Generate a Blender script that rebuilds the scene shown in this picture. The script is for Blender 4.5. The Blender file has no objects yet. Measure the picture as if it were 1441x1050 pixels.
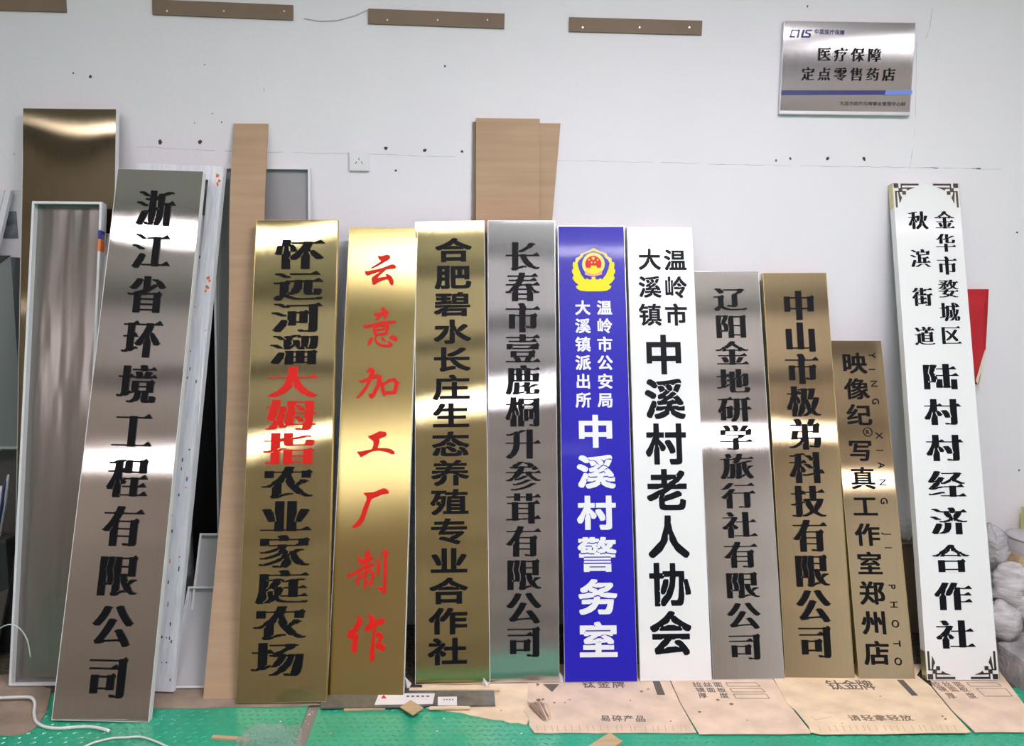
import bpy, bmesh, math, random
import numpy as np
from mathutils import Vector, Matrix, noise
random.seed(7)
SC = bpy.context.scene
COL = SC.collection

# ------------------------------------------------------------------ camera
F, YAW, PITCH, ROLL, CH, CD = 1049.75, 0.0232186, -0.1129669, 0.0066274, 1.53249, 3.272426
cy, sy = math.cos(YAW), math.sin(YAW)
cp, sp = math.cos(PITCH), math.sin(PITCH)
cr, sr = math.cos(ROLL), math.sin(ROLL)
FW = Vector((sy*cp, cy*cp, sp)); R0 = Vector((cy, -sy, 0)); U0 = R0.cross(FW)
RT = R0*cr + U0*sr; UP = -R0*sr + U0*cr
CAM = Vector((0, -CD, CH))
cd = bpy.data.cameras.new('camera'); cam = bpy.data.objects.new('camera', cd); COL.objects.link(cam)
cam.matrix_world = Matrix(((RT.x, UP.x, -FW.x, CAM.x), (RT.y, UP.y, -FW.y, CAM.y), (RT.z, UP.z, -FW.z, CAM.z), (0, 0, 0, 1)))
cd.sensor_width = 36; cd.lens = 36*F/1441; cd.clip_start = 0.05
SC.camera = cam

# ------------------------------------------------------------------ world, exposure, lamp strengths
SC.view_settings.view_transform = 'Standard'
SC.view_settings.look = 'None'
SC.view_settings.gamma = 1
SC.view_settings.exposure = 0.13
SC.view_settings.use_curve_mapping = False
W = bpy.data.worlds.new('world'); SC.world = W; W.use_nodes = True
W.node_tree.nodes['Background'].inputs[0].default_value = (0.98, 0.97, 1, 1)
W.node_tree.nodes['Background'].inputs[1].default_value = 0.9
# ceiling lamps: (x centre, y, z, length, strength)
LAMPS = [(1.0, -2.45, 3.32, 1.3, 245, 0), (-0.55, -2.45, 3.32, 1.3, 45, 0), (-2.3, -2.45, 3.32, 1.3, 42, 0), (3.2, -2.45, 3.32, 1.3, 20, 0),
         (-5.0, -7.8, 3.32, 1.5, 24, 4), (-3.0, -7.4, 3.32, 1.5, 24, 12), (-1.0, -7.0, 3.32, 1.5, 24, 20), (0.75, -7.4, 3.32, 1.5, 24, 5),
         (2.6, -6.7, 3.32, 1.5, 26, 0), (4.2, -6.7, 3.32, 1.3, 26, 0)]

# ------------------------------------------------------------------ helpers
def ray(x, y):
    return (FW + RT*((x-720.5)/F) - UP*((y-525)/F))
def on_y(x, y, Y=0.0):
    d = ray(x, y); return CAM + d*((Y-CAM.y)/d.y)
def on_z(x, y, Z=0.0):
    d = ray(x, y); return CAM + d*((Z-CAM.z)/d.z)
def on_x(x, y, X=0.0):
    d = ray(x, y); return CAM + d*((X-CAM.x)/d.x)

def mat(name, col, rough=0.5, metal=0.0, spec=0.5, aniso=0.0, bump=None, var=None, alpha=None, emit=None, trans=0, coat=0):
    m = bpy.data.materials.new(name); m.use_nodes = True
    nt = m.node_tree; b = nt.nodes['Principled BSDF']
    b.inputs['Base Color'].default_value = (*col, 1); b.inputs['Roughness'].default_value = rough
    b.inputs['Metallic'].default_value = metal; b.inputs['Specular IOR Level'].default_value = spec
    if trans: b.inputs['Transmission Weight'].default_value = trans
    if coat: b.inputs['Coat Weight'].default_value = coat; b.inputs['Coat Roughness'].default_value = 0.08
    if alpha is not None: b.inputs['Alpha'].default_value = alpha
    if emit: b.inputs['Emission Color'].default_value = (*emit[0], 1); b.inputs['Emission Strength'].default_value = emit[1]
    tc = nt.nodes.new('ShaderNodeTexCoord')
    if var:   # (scale xyz, detail, amount, second colour)
        mp = nt.nodes.new('ShaderNodeMapping'); mp.inputs['Scale'].default_value = var[0]
        nt.links.new(tc.outputs['Object'], mp.inputs[0])
        n = nt.nodes.new('ShaderNodeTexNoise'); n.inputs['Scale'].default_value = 1; n.inputs['Detail'].default_value = var[1]
        nt.links.new(mp.outputs[0], n.inputs[0])
        r = nt.nodes.new('ShaderNodeMapRange'); r.inputs[1].default_value = 0.35; r.inputs[2].default_value = 0.68
        r.inputs[4].default_value = var[2]; nt.links.new(n.outputs['Fac'], r.inputs[0])
        mx = nt.nodes.new('ShaderNodeMix'); mx.data_type = 'RGBA'
        mx.inputs['A'].default_value = (*col, 1); mx.inputs['B'].default_value = (*var[3], 1)
        nt.links.new(r.outputs[0], mx.inputs['Factor']); nt.links.new(mx.outputs['Result'], b.inputs['Base Color'])
    if bump:  # (scale xyz, detail, strength, distance)
        mp = nt.nodes.new('ShaderNodeMapping'); mp.inputs['Scale'].default_value = bump[0]
        nt.links.new(tc.outputs['Object'], mp.inputs[0])
        n = nt.nodes.new('ShaderNodeTexNoise'); n.inputs['Scale'].default_value = 1; n.inputs['Detail'].default_value = bump[1]
        nt.links.new(mp.outputs[0], n.inputs[0])
        bp = nt.nodes.new('ShaderNodeBump'); bp.inputs['Strength'].default_value = bump[2]; bp.inputs['Distance'].default_value = bump[3]
        nt.links.new(n.outputs['Fac'], bp.inputs['Height']); nt.links.new(bp.outputs[0], b.inputs['Normal'])
    if aniso:
        b.inputs['Anisotropic'].default_value = aniso
        tg = nt.nodes.new('ShaderNodeTangent'); tg.direction_type = 'UV_MAP'; tg.uv_map = 'UVMap'
        nt.links.new(tg.outputs[0], b.inputs['Tangent'])
    return m

def brushed(name, col, rough=0.142, aniso=-0.70, dark=0.90, wide=0.15, rv=1.0):
    m = bpy.data.materials.new(name); m.use_nodes = True; nt = m.node_tree; nt.nodes.clear()
    N = nt.nodes.new; L = nt.links.new
    out = N('ShaderNodeOutputMaterial'); mixs = N('ShaderNodeMixShader'); mixs.inputs[0].default_value = wide
    g = N('ShaderNodeBsdfAnisotropic'); g.distribution = 'BECKMANN'; g.inputs['Anisotropy'].default_value = aniso
    g2 = N('ShaderNodeBsdfAnisotropic'); g2.distribution = 'GGX'; g2.inputs['Roughness'].default_value = 0.48; g2.inputs['Anisotropy'].default_value = -0.3
    tg = N('ShaderNodeTangent'); tg.direction_type = 'UV_MAP'; tg.uv_map = 'UVMap'
    tc = N('ShaderNodeTexCoord')
    def nz(scale, lo, hi, det):
        mp = N('ShaderNodeMapping'); mp.inputs['Scale'].default_value = scale; L(tc.outputs['Object'], mp.inputs[0])
        n = N('ShaderNodeTexNoise'); n.inputs['Scale'].default_value = 1; n.inputs['Detail'].default_value = det; L(mp.outputs[0], n.inputs[0])
        r = N('ShaderNodeMapRange'); r.inputs[1].default_value = .3; r.inputs[2].default_value = .7; r.inputs[3].default_value = lo; r.inputs[4].default_value = hi
        L(n.outputs['Fac'], r.inputs[0]); return r.outputs[0]
    f = nz((900, 900, 7), 0, 1, 2)
    mx = N('ShaderNodeMix'); mx.data_type = 'RGBA'; mx.inputs['A'].default_value = (*col, 1); mx.inputs['B'].default_value = (*[c*dark for c in col], 1)
    L(f, mx.inputs['Factor'])
    L(nz((650, 10, 6), rough*(1-.15*rv), rough*(1+.2*rv), 3), g.inputs['Roughness'])
    for q in (g, g2): L(mx.outputs['Result'], q.inputs['Color']); L(tg.outputs[0], q.inputs['Tangent'])
    L(g.outputs[0], mixs.inputs[1]); L(g2.outputs[0], mixs.inputs[2]); L(mixs.outputs[0], out.inputs[0])
    return m

M = {
 'wall': mat('wall_paint', (0.83, 0.815, 0.85), 0.75, bump=((35, 35, 35), 5, 0.12, 0.01), var=((1.6, 1.6, 2.2), 5, 0.4, (0.77, 0.74, 0.80))),
 'ceil': mat('ceiling_paint', (0.74, 0.71, 0.71), 0.9),
 'far': mat('far_wall', (0.82, 0.72, 0.62), 0.9, var=((0.25, 0.25, 2.2), 3, 1.0, (0.42, 0.35, 0.30))),
 'beam': mat('beam_grey', (0.10, 0.10, 0.10), 0.7),
 'concrete': mat('concrete', (0.42, 0.40, 0.40), 0.9, bump=((60, 60, 60), 6, 0.8, 0.01), var=((9, 9, 9), 6, 1, (0.22, 0.21, 0.22))),
 'green': mat('green_floor_paint', (0.035, 0.42, 0.25), 0.27, bump=((40, 40, 40), 4, 0.25, 0.004), var=((4, 4, 4), 6, 0.8, (0.03, 0.33, 0.19))),
 'subfloor': mat('dusty_concrete', (0.36, 0.31, 0.27), 0.8, var=((1, 1, 1), 5, 1, (0.22, 0.19, 0.17))),
 'floorshade': mat('floor_dirt_shade', (0.06, 0.045, 0.03), 0.9, bump=((200, 200, 200), 4, 1, 0.01), var=((60, 60, 60), 4, 1, (0.2, 0.17, 0.13))),  # dark dirt tone that stands for shade behind the signs
 'steel': brushed('brushed_steel', (0.60, 0.60, 0.60)),
 'steel_warm': brushed('brushed_steel_warm', (0.60, 0.565, 0.52)),
 'gold': brushed('brushed_gold', (0.55, 0.47, 0.235)),
 'gold2': brushed('satin_gold', (0.60, 0.48, 0.20), 0.23, -0.35, 0.98, 0.10, 0.0),
 'gold3': brushed('brushed_rose_gold', (0.54, 0.42, 0.25)),
 'gold4': brushed('dull_rose_gold', (0.46, 0.36, 0.22)),
 'bronze': brushed('brushed_bronze', (0.25, 0.205, 0.13)),
 'side': mat('folded_metal_edge', (0.62, 0.62, 0.64), 0.35, 0.6),
 'side_white': mat('white_edge', (0.82, 0.82, 0.84), 0.4),
 'side_gold': mat('gold_edge', (0.55, 0.42, 0.18), 0.35, 0.8),
 'back': mat('dark_back', (0.05, 0.05, 0.05), 0.7),
 'white': mat('white_gloss_panel', (0.85, 0.86, 0.86), 0.25, coat=0.3),
 'blue': mat('blue_gloss_panel', (0.020, 0.014, 0.44), 0.4, spec=0.18, coat=0.06),
 'black': mat('black_acrylic', (0.006, 0.006, 0.008), 0.5, spec=0.12),
 'black_matt': mat('black_vinyl', (0.005, 0.006, 0.010), 0.5, spec=0.12),
 'red': mat('red_acrylic', (0.70, 0.016, 0.010), 0.45, spec=0.2),
 'red_edge': mat('orange_red_acrylic', (0.85, 0.10, 0.05), 0.35),
 'wt': mat('white_vinyl', (0.84, 0.85, 0.87), 0.4),
 'navy': mat('navy_print', (0.02, 0.035, 0.20), 0.4),
 'skyblue': mat('light_blue_print', (0.16, 0.28, 0.75), 0.4),
 'darkprint': mat('grey_print', (0.05, 0.05, 0.05), 0.5),
 'yellow': mat('emblem_yellow', (0.90, 0.78, 0.02), 0.5, spec=0.2),
 'paleyellow': mat('emblem_pale_yellow', (0.93, 0.78, 0.22), 0.5, spec=0.2),
 'pink': mat('emblem_salmon', (0.85, 0.30, 0.18), 0.4),
 'kraft': mat('kraft_board', (0.50, 0.34, 0.215), 0.8, var=((3, 3, 30), 3, 0.7, (0.42, 0.28, 0.18)), bump=((2, 2, 60), 2, 0.12, 0.01)),
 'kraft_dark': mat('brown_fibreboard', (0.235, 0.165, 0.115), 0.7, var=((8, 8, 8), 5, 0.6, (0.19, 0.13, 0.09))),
 'carton': mat('flattened_carton', (0.86, 0.66, 0.50), 0.85, var=((9, 11, 6), 9, 0.9, (0.66, 0.50, 0.38)), bump=((25, 160, 10), 4, 0.3, 0.004)),
 'carton2': mat('yellowish_carton', (0.90, 0.72, 0.50), 0.85, var=((8, 12, 6), 9, 0.9, (0.70, 0.53, 0.36)), bump=((25, 160, 10), 4, 0.3, 0.004)),
 'carton3': mat('dusty_carton', (0.42, 0.32, 0.24), 0.9, var=((7, 9, 6), 7, 0.9, (0.25, 0.19, 0.15)), bump=((35, 60, 10), 5, 0.4, 0.006)),
 'cartonprint': mat('carton_print', (0.13, 0.11, 0.10), 0.8),
 'cartonprint2': mat('faded_carton_print', (0.20, 0.14, 0.10), 0.8),
 'wood': mat('pale_wood', (0.62, 0.45, 0.26), 0.7, var=((4, 60, 60), 3, 0.8, (0.50, 0.34, 0.18))),
 'traywhite': mat('white_tray_rim', (0.78, 0.80, 0.82), 0.4),
 'trayin': mat('tray_inside_grey', (0.33, 0.33, 0.34), 0.55, 0.2),
 'trayin2': mat('tray_inside_light', (0.52, 0.52, 0.53), 0.5, 0.1),
 'blackpl': mat('dark_gap_fill', (0.012, 0.012, 0.013), 0.3),
 'traypl': mat('tray_inside_plastic', (0.31, 0.285, 0.26), 0.24, 0.75, bump=((9, 3, 1.2), 2, 0.5, 0.03)),
 'film': mat('protective_film', (0.86, 0.87, 0.92), 0.3, bump=((60, 60, 9), 5, 0.7, 0.006), var=((50, 50, 8), 5, 1, (0.72, 0.74, 0.82))),
 'filmorange': mat('orange_film_print', (0.85, 0.22, 0.05), 0.5),
 'screw': mat('screw', (0.7, 0.7, 0.7), 0.3, 0.9),
 'hole': mat('wall_hole', (0.07, 0.06, 0.05), 0.95, bump=((300, 300, 300), 3, 1, 0.005)),
 'crack': mat('hairline', (0.42, 0.40, 0.42), 0.95),
 'plate': mat('socket_plastic', (0.78, 0.77, 0.80), 0.35),
 'slot': mat('socket_slot', (0.03, 0.03, 0.03), 0.6),
 'redcloth': mat('red_cloth', (0.50, 0.012, 0.022), 0.7, bump=((200, 200, 200), 3, 0.2, 0.003)),
 'cream': mat('cream_lining', (0.75, 0.68, 0.52), 0.8),
 'sack': mat('woven_sack', (0.66, 0.63, 0.63), 0.7, bump=((30, 30, 260), 3, 0.9, 0.006), var=((12, 12, 60), 4, 1, (0.40, 0.37, 0.38))),
 'bag': mat('clear_plastic_bag', (0.66, 0.64, 0.68), 0.15, spec=0.8, alpha=0.62, bump=((45, 45, 45), 4, 1, 0.02)),
 'bag2': mat('thin_plastic_bag', (0.75, 0.85, 0.80), 0.12, spec=0.9, alpha=0.34, bump=((70, 70, 70), 5, 1, 0.04)),
 'jug': mat('translucent_plastic', (0.62, 0.60, 0.64), 0.3, alpha=0.85),
 'yel': mat('yellow_plastic', (0.62, 0.62, 0.22), 0.6),
 'greyboard': mat('grey_cabinet', (0.20, 0.215, 0.22), 0.5, var=((1, 1, 2), 2, 0.5, (0.15, 0.16, 0.165))),
 'dark': mat('dark_object', (0.035, 0.035, 0.04), 0.6),
 'darkwood': mat('dark_plank', (0.07, 0.065, 0.06), 0.55, bump=((20, 20, 200), 3, 0.3, 0.003)),
 'darksheet': mat('dark_metal_strip', (0.10, 0.10, 0.10), 0.38, 0.3, var=((30, 30, 30), 5, 0.7, (0.17, 0.17, 0.17))),
 'label': mat('paper_label', (0.84, 0.80, 0.82), 0.6),
 'poster': mat('picture_print', (0.10, 0.11, 0.13), 0.5, var=((20, 20, 24), 4, 1, (0.30, 0.32, 0.36))),
 'navyplastic': mat('navy_plastic', (0.03, 0.05, 0.16), 0.35),
 'corr': mat('white_ribbed_plastic', (0.74, 0.73, 0.78), 0.5),
 'cable': mat('white_cable', (0.78, 0.80, 0.76), 0.5),
 'lamp': mat('lamp_housing', (0.8, 0.8, 0.8), 0.5),
 'wire': mat('grey_wire', (0.50, 0.49, 0.50), 0.6),
 'fadeblue': mat('blue_film_print', (0.02, 0.02, 0.28), 0.4),
 'bluetape': mat('blue_tape', (0.03, 0.18, 0.62), 0.4),
}

def tag(o, label=None, cat=None, group=None, kind=None):
    if label: o['label'] = label
    if cat: o['category'] = cat
    if group: o['group'] = group
    if kind: o['kind'] = kind
    return o
def empty(name, mtx, label, cat, group=None):
    o = bpy.data.objects.new(name, None); COL.objects.link(o); o.matrix_world = mtx
    o.empty_display_size = 0.1
    return tag(o, label, cat, group)
def mk(name, verts, faces, m, parent=None, smooth=False, uv=None):
    me = bpy.data.meshes.new(name); me.from_pydata([tuple(v) for v in verts], [], faces); me.validate(); me.update()
    if smooth:
        for p in me.polygons: p.use_smooth = True
    if uv:
        l = me.uv_layers.new(name='UVMap')
        for p in me.polygons:
            for li in p.loop_indices:
                v = me.vertices[me.loops[li].vertex_index].co; l.data[li].uv = uv(v)
    me.materials.append(M[m] if isinstance(m, str) else m)
    o = bpy.data.objects.new(name, me); COL.objects.link(o)
    if parent: o.parent = parent
    return o
class MB:
    def __init__(s): s.v = []; s.f = []
    def add(s, vs, fs):
        k = len(s.v); s.v += [Vector(v) for v in vs]; s.f += [tuple(i+k for i in f) for f in fs]; return s
    def box(s, x0, x1, y0, y1, z0, z1):
        return s.add([(x0,y0,z0),(x1,y0,z0),(x1,y1,z0),(x0,y1,z0),(x0,y0,z1),(x1,y0,z1),(x1,y1,z1),(x0,y1,z1)],
              [(0,3,2,1),(4,5,6,7),(0,1,5,4),(1,2,6,5),(2,3,7,6),(3,0,4,7)])
    def hexa(s, p):   # 8 corners: bottom 4, top 4 in same order
        return s.add(p, [(0,3,2,1),(4,5,6,7),(0,1,5,4),(1,2,6,5),(2,3,7,6),(3,0,4,7)])
    def prism(s, poly, a, b, ax='y'):   # poly in (x,z) extruded y a..b, or (x,y) extruded z
        n = len(poly)
        if ax == 'y': vs = [(x, a, z) for x, z in poly] + [(x, b, z) for x, z in poly]
        else: vs = [(x, y, a) for x, y in poly] + [(x, y, b) for x, y in poly]
        return s.add(vs, [tuple(range(n)), tuple(range(2*n-1, n-1, -1))] + [(i, i+n, (i+1) % n + n, (i+1) % n) for i in range(n)])
    def tube(s, pts, r, n=8):
        pts = [Vector(p) for p in pts]; vs = []; fs = []
        for i, p in enumerate(pts):
            t = (pts[min(i+1, len(pts)-1)] - pts[max(i-1, 0)]).normalized()
            a = t.cross(Vector((0, 0, 1))); a = a if a.length > 0.05 else t.cross(Vector((0, 1, 0))); a.normalize(); b = t.cross(a)
            rr = r[i] if isinstance(r, (list, tuple)) else r
            for k in range(n):
                an = 2*math.pi*k/n; vs.append(p + a*math.cos(an)*rr + b*math.sin(an)*rr)
        for i in range(len(pts)-1):
            for k in range(n):
                fs.append((i*n+k, i*n+(k+1) % n, (i+1)*n+(k+1) % n, (i+1)*n+k))
        fs += [tuple(range(n-1, -1, -1)), tuple((len(pts)-1)*n+k for k in range(n))]
        return s.add(vs, fs)
    def build(s, name, m, parent=None, smooth=False):
        me_o = mk(name, s.v, s.f, m, parent, smooth)
        bm = bmesh.new(); bm.from_mesh(me_o.data); bmesh.ops.recalc_face_normals(bm, faces=bm.faces); bm.to_mesh(me_o.data); bm.free()
        return me_o
def structure(o): o['kind'] = 'structure'; return o

def plane_frame(tl, tr, bl, br, ytop, zbot=0.004, flat=False):
    a, b = on_y(*tl, ytop), on_y(*tr, ytop)
    c, d = on_z(*bl, zbot), on_z(*br, zbot)
    if flat:   # bottom edge parallel to the wall
        ym = (c.y+d.y)/2; c = on_y(*bl, ym); d = on_y(*br, ym); c.z = d.z = zbot; a.z = b.z = (a.z+b.z)/2
    w = ((b-a).length + (d-c).length)/2
    X = ((b-a)+(d-c)).normalized(); T = (a+b)/2; B = (c+d)/2
    Z = T-B; Z -= X*Z.dot(X); h = Z.length; Z.normalize(); Y = Z.cross(X)
    O = (T+B)/2 - Z*h/2
    return Matrix(((X.x, Y.x, Z.x, O.x), (X.y, Y.y, Z.y, O.y), (X.z, Y.z, Z.z, O.z), (0, 0, 0, 1))), w, h
def wall_frame(tl, tr, bl, br, y):
    a, b, c, d = (on_y(*q, y) for q in (tl, tr, bl, br))
    w = ((b-a).length + (d-c).length)/2
    X = ((b-a)+(d-c)); X.y = 0; X.normalize(); Z = Vector((0, 1, 0)).cross(X)*-1
    if Z.z < 0: Z = -Z
    Y = Z.cross(X); C = (a+b+c+d)/4; h = ((a-c).dot(Z) + (b-d).dot(Z))/2
    O = C - Z*h/2
    return Matrix(((X.x, Y.x, Z.x, O.x), (X.y, Y.y, Z.y, O.y), (X.z, Y.z, Z.z, O.z), (0, 0, 0, 1))), w, h
def to_local(mtx, x, y):
    inv = mtx.inverted(); o = inv @ CAM; d = inv.to_3x3() @ ray(x, y)
    p = o + d*(-o.y/d.y); return p.x, p.z

# ------------------------------------------------------------------ glyphs
GC = {}
def raw_glyph(ch, off, res=3):
    k = (ch, off)
    if k in GC: return GC[k]
    cu = bpy.data.curves.new('g', 'FONT'); cu.body = ch; cu.size = 1; cu.offset = off; cu.resolution_u = res
    o = bpy.data.objects.new('g', cu); COL.objects.link(o)
    me = bpy.data.meshes.new_from_object(o.evaluated_get(bpy.context.evaluated_depsgraph_get()))
    bpy.data.objects.remove(o); bpy.data.curves.remove(cu)
    bm = bmesh.new(); bm.from_mesh(me); bmesh.ops.remove_doubles(bm, verts=bm.verts, dist=1e-5)
    bm.verts.index_update()
    v = [(a.co.x, a.co.y) for a in bm.verts]
    f = [tuple(a.index for a in p.verts) for p in bm.faces]
    be = []
    for e in bm.edges:
        if len(e.link_faces) == 1:
            l = e.link_loops[0]; be.append((l.vert.index, l.link_loop_next.vert.index))
    bm.free(); bpy.data.meshes.remove(me)
    # force counter-clockwise faces
    g = (v, f, be); GC[k] = g; return g
def ccw(v, f, be):
    a = 0
    for p in f:
        n = len(p)
        for i in range(n): a += v[p[i]][0]*v[p[(i+1) % n]][1] - v[p[(i+1) % n]][0]*v[p[i]][1]
    return be if a > 0 else [(b, a_) for a_, b in be]
MC = {}
NG = 240; GX0, GY0, GR = -0.05, -0.17, 1.10     # glyph raster: cells, origin and extent in em
def scan(bm_, loops_edges, val=True):
    """even-odd fill of closed outlines given as edges ((x,y),(x,y)) in em, into a numpy bitmap"""
    px = GR/NG; rows = [[] for _ in range(NG)]
    for (ax, ay), (bx, by) in loops_edges:
        if ay == by: continue
        if ay > by: ax, ay, bx, by = bx, by, ax, ay
        j0 = max(0, math.ceil((ay-GY0)/px-0.5)); j1 = min(NG-1, math.ceil((by-GY0)/px-0.5)-1)
        for j in range(j0, j1+1):
            y = GY0+(j+0.5)*px; rows[j].append(ax+(bx-ax)*(y-ay)/(by-ay))
    for j, r in enumerate(rows):
        r.sort()
        for a, b in zip(r[::2], r[1::2]):
            i0 = max(0, math.ceil((a-GX0)/px-0.5)); i1 = min(NG, math.ceil((b-GX0)/px-0.5))
            if i1 > i0: bm_[j, i0:i1] = val
def runs(line):
    d = np.flatnonzero(np.diff(np.concatenate(([0], line.astype(np.int8), [0]))))
    return list(zip(d[::2], d[1::2]))
def thin_cols(b, lmax, th):
    o = b.copy()
    for i in range(NG):
        for a, c in runs(b[:, i]):
            L = c-a
            if th < L <= lmax:
                m_ = (a+c)/2; s0 = int(round(m_-th/2)); o[a:c, i] = False; o[s0:s0+th, i] = True
    return o
def grow_rows(b, a, gap):
    o = b.copy()
    for j in range(NG):
        rs = runs(b[j])
        for k, (s0, s1) in enumerate(rs):
            l = a if k == 0 else max(0, min(a, (s0-rs[k-1][1]-gap)//2))
            r = a if k == len(rs)-1 else max(0, min(a, (rs[k+1][0]-s1-gap)//2))
            o[j, max(0, s0-l):min(NG, s1+r)] = True
    return o
def contours(b):
    f = b.astype(np.float32)
    for _ in range(2):
        f = np.pad(f, 1); f = (f[:-2]+2*f[1:-1]+f[2:])/4; f = (f[:, :-2]+2*f[:, 1:-1]+f[:, 2:])/4
    f = np.pad(f, 1); H = f >= 0.5
    case = H[:-1, :-1]*1 + H[:-1, 1:]*2 + H[1:, 1:]*4 + H[1:, :-1]*8
    nxt = {}; pos = {}
    TB = {1: [(3, 0)], 2: [(0, 1)], 3: [(3, 1)], 4: [(1, 2)], 5: [(3, 0), (1, 2)], 6: [(0, 2)], 7: [(3, 2)], 8: [(2, 3)], 9: [(2, 0)], 10: [(0, 1), (2, 3)], 11: [(2, 1)], 12: [(1, 3)], 13: [(1, 0)], 14: [(0, 3)]}
    for j, i in np.argwhere((case > 0) & (case < 15)):
        j = int(j); i = int(i)
        def edge(e):
            if e == 0: k = (0, j, i); p0, p1 = (i, j), (i+1, j)
            elif e == 2: k = (0, j+1, i); p0, p1 = (i, j+1), (i+1, j+1)
            elif e == 3: k = (1, j, i); p0, p1 = (i, j), (i, j+1)
            else: k = (1, j, i+1); p0, p1 = (i+1, j), (i+1, j+1)
            if k not in pos:
                v0, v1 = float(f[p0[1], p0[0]]), float(f[p1[1], p1[0]]); t = (0.5-v0)/(v1-v0) if v1 != v0 else .5
                pos[k] = (p0[0]+(p1[0]-p0[0])*t, p0[1]+(p1[1]-p0[1])*t)
            return k
        for a, c in TB[int(case[j, i])]: nxt[edge(a)] = edge(c)
    out = []; px = GR/NG
    while nxt:
        k0, k = nxt.popitem(); lp = [k0]
        while k != k0 and k in nxt: lp.append(k); k = nxt.pop(k)
        P = [(GX0+(pos[q][0]-0.5)*px, GY0+(pos[q][1]-0.5)*px) for q in lp]
        if len(P) > 8: out.append(simplify(P, 0.0026))
    return [p for p in out if len(p) > 2]
def simplify(P, tol):
    n = len(P); far = max(range(n), key=lambda i: (P[i][0]-P[0][0])**2+(P[i][1]-P[0][1])**2)
    def dp(A):
        keep = [0, len(A)-1]; st = [(0, len(A)-1)]
        while st:
            a, b = st.pop()
            if b-a < 2: continue
            (x0, y0), (x1, y1) = A[a], A[b]; dx, dy = x1-x0, y1-y0; L = math.hypot(dx, dy) or 1e-9
            m_, mi = -1, a
            for i in range(a+1, b):
                d = abs((A[i][0]-x0)*dy-(A[i][1]-y0)*dx)/L
                if d > m_: m_, mi = d, i
            if m_ > tol: keep.append(mi); st += [(a, mi), (mi, b)]
        return [A[i] for i in sorted(keep)]
    return dp(P[:far+1])[:-1] + dp(P[far:]+[P[0]])[:-1]
OC = {}
def glyph_outline(ch, style):
    k = (ch, style)
    if k in OC: return OC[k]
    v, f, be = raw_glyph(ch, 0.0); be = ccw(v, f, be)
    b = np.zeros((NG, NG), bool); px = GR/NG
    if style[0] == 'song':
        a = style[1]; sx = 0.93
        V = [((x-.5)*sx+.5, y) for x, y in v]
        scan(b, [(V[i], V[j]) for i, j in be])
        b = thin_cols(b, int(.098/px), max(4, int(round(style[2]/px))))
        b = grow_rows(b, int(round(a/px)), int(round(.026/px)))
        nx = dict(be); pv = {q: p for p, q in be}; sr_ = 0.135 if len(v) < 90 else 0.10
        for i, j in be:
            if i not in pv or j not in nx: continue
            p, q = V[i], V[j]; p0 = V[pv[i]]; q1 = V[nx[j]]
            dy = q[1]-p[1]; dx = q[0]-p[0]
            if 0.03 < dy < 0.11 and abs(dx) < 0.02 and p[0]-p0[0] > 0.06 and q[0]-q1[0] > 0.06 and abs(p0[1]-p[1]) < 0.03 and abs(q1[1]-q[1]) < 0.03:
                xr = q[0]+a; y = p[1]+dy*0.5; t = style[2]/2
                T = [(xr+.028, y-t), (xr-sr_*.40, y+sr_*.72), (xr-sr_*.62, y+sr_*.60), (xr-sr_*1.35, y+t*.5), (xr-sr_*1.35, y-t)]
                scan(b, list(zip(T, T[1:]+T[:1])))
            if dy > 0.14 and abs(dx) < 0.02 and q[0]-q1[0] > 0.08 and abs(q1[1]-q[1]) < 0.02:
                xr = q[0]+a; y = q[1]
                T = [(xr-.008, y-.10), (xr+.030, y-.028), (xr-.035, y+sr_*.34), (xr-.12, y-.035), (xr-.10, y-.10)]
                scan(b, list(zip(T, T[1:]+T[:1])))
    else:
        scan(b, [(v[i], v[j]) for i, j in be])
        a = int(round(style[1]/px)); g = int(round(.030/px))
        b = grow_rows(b, a, g); b = grow_rows(b.T, max(0, a-1), g).T
    OC[k] = contours(b); return OC[k]
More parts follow.
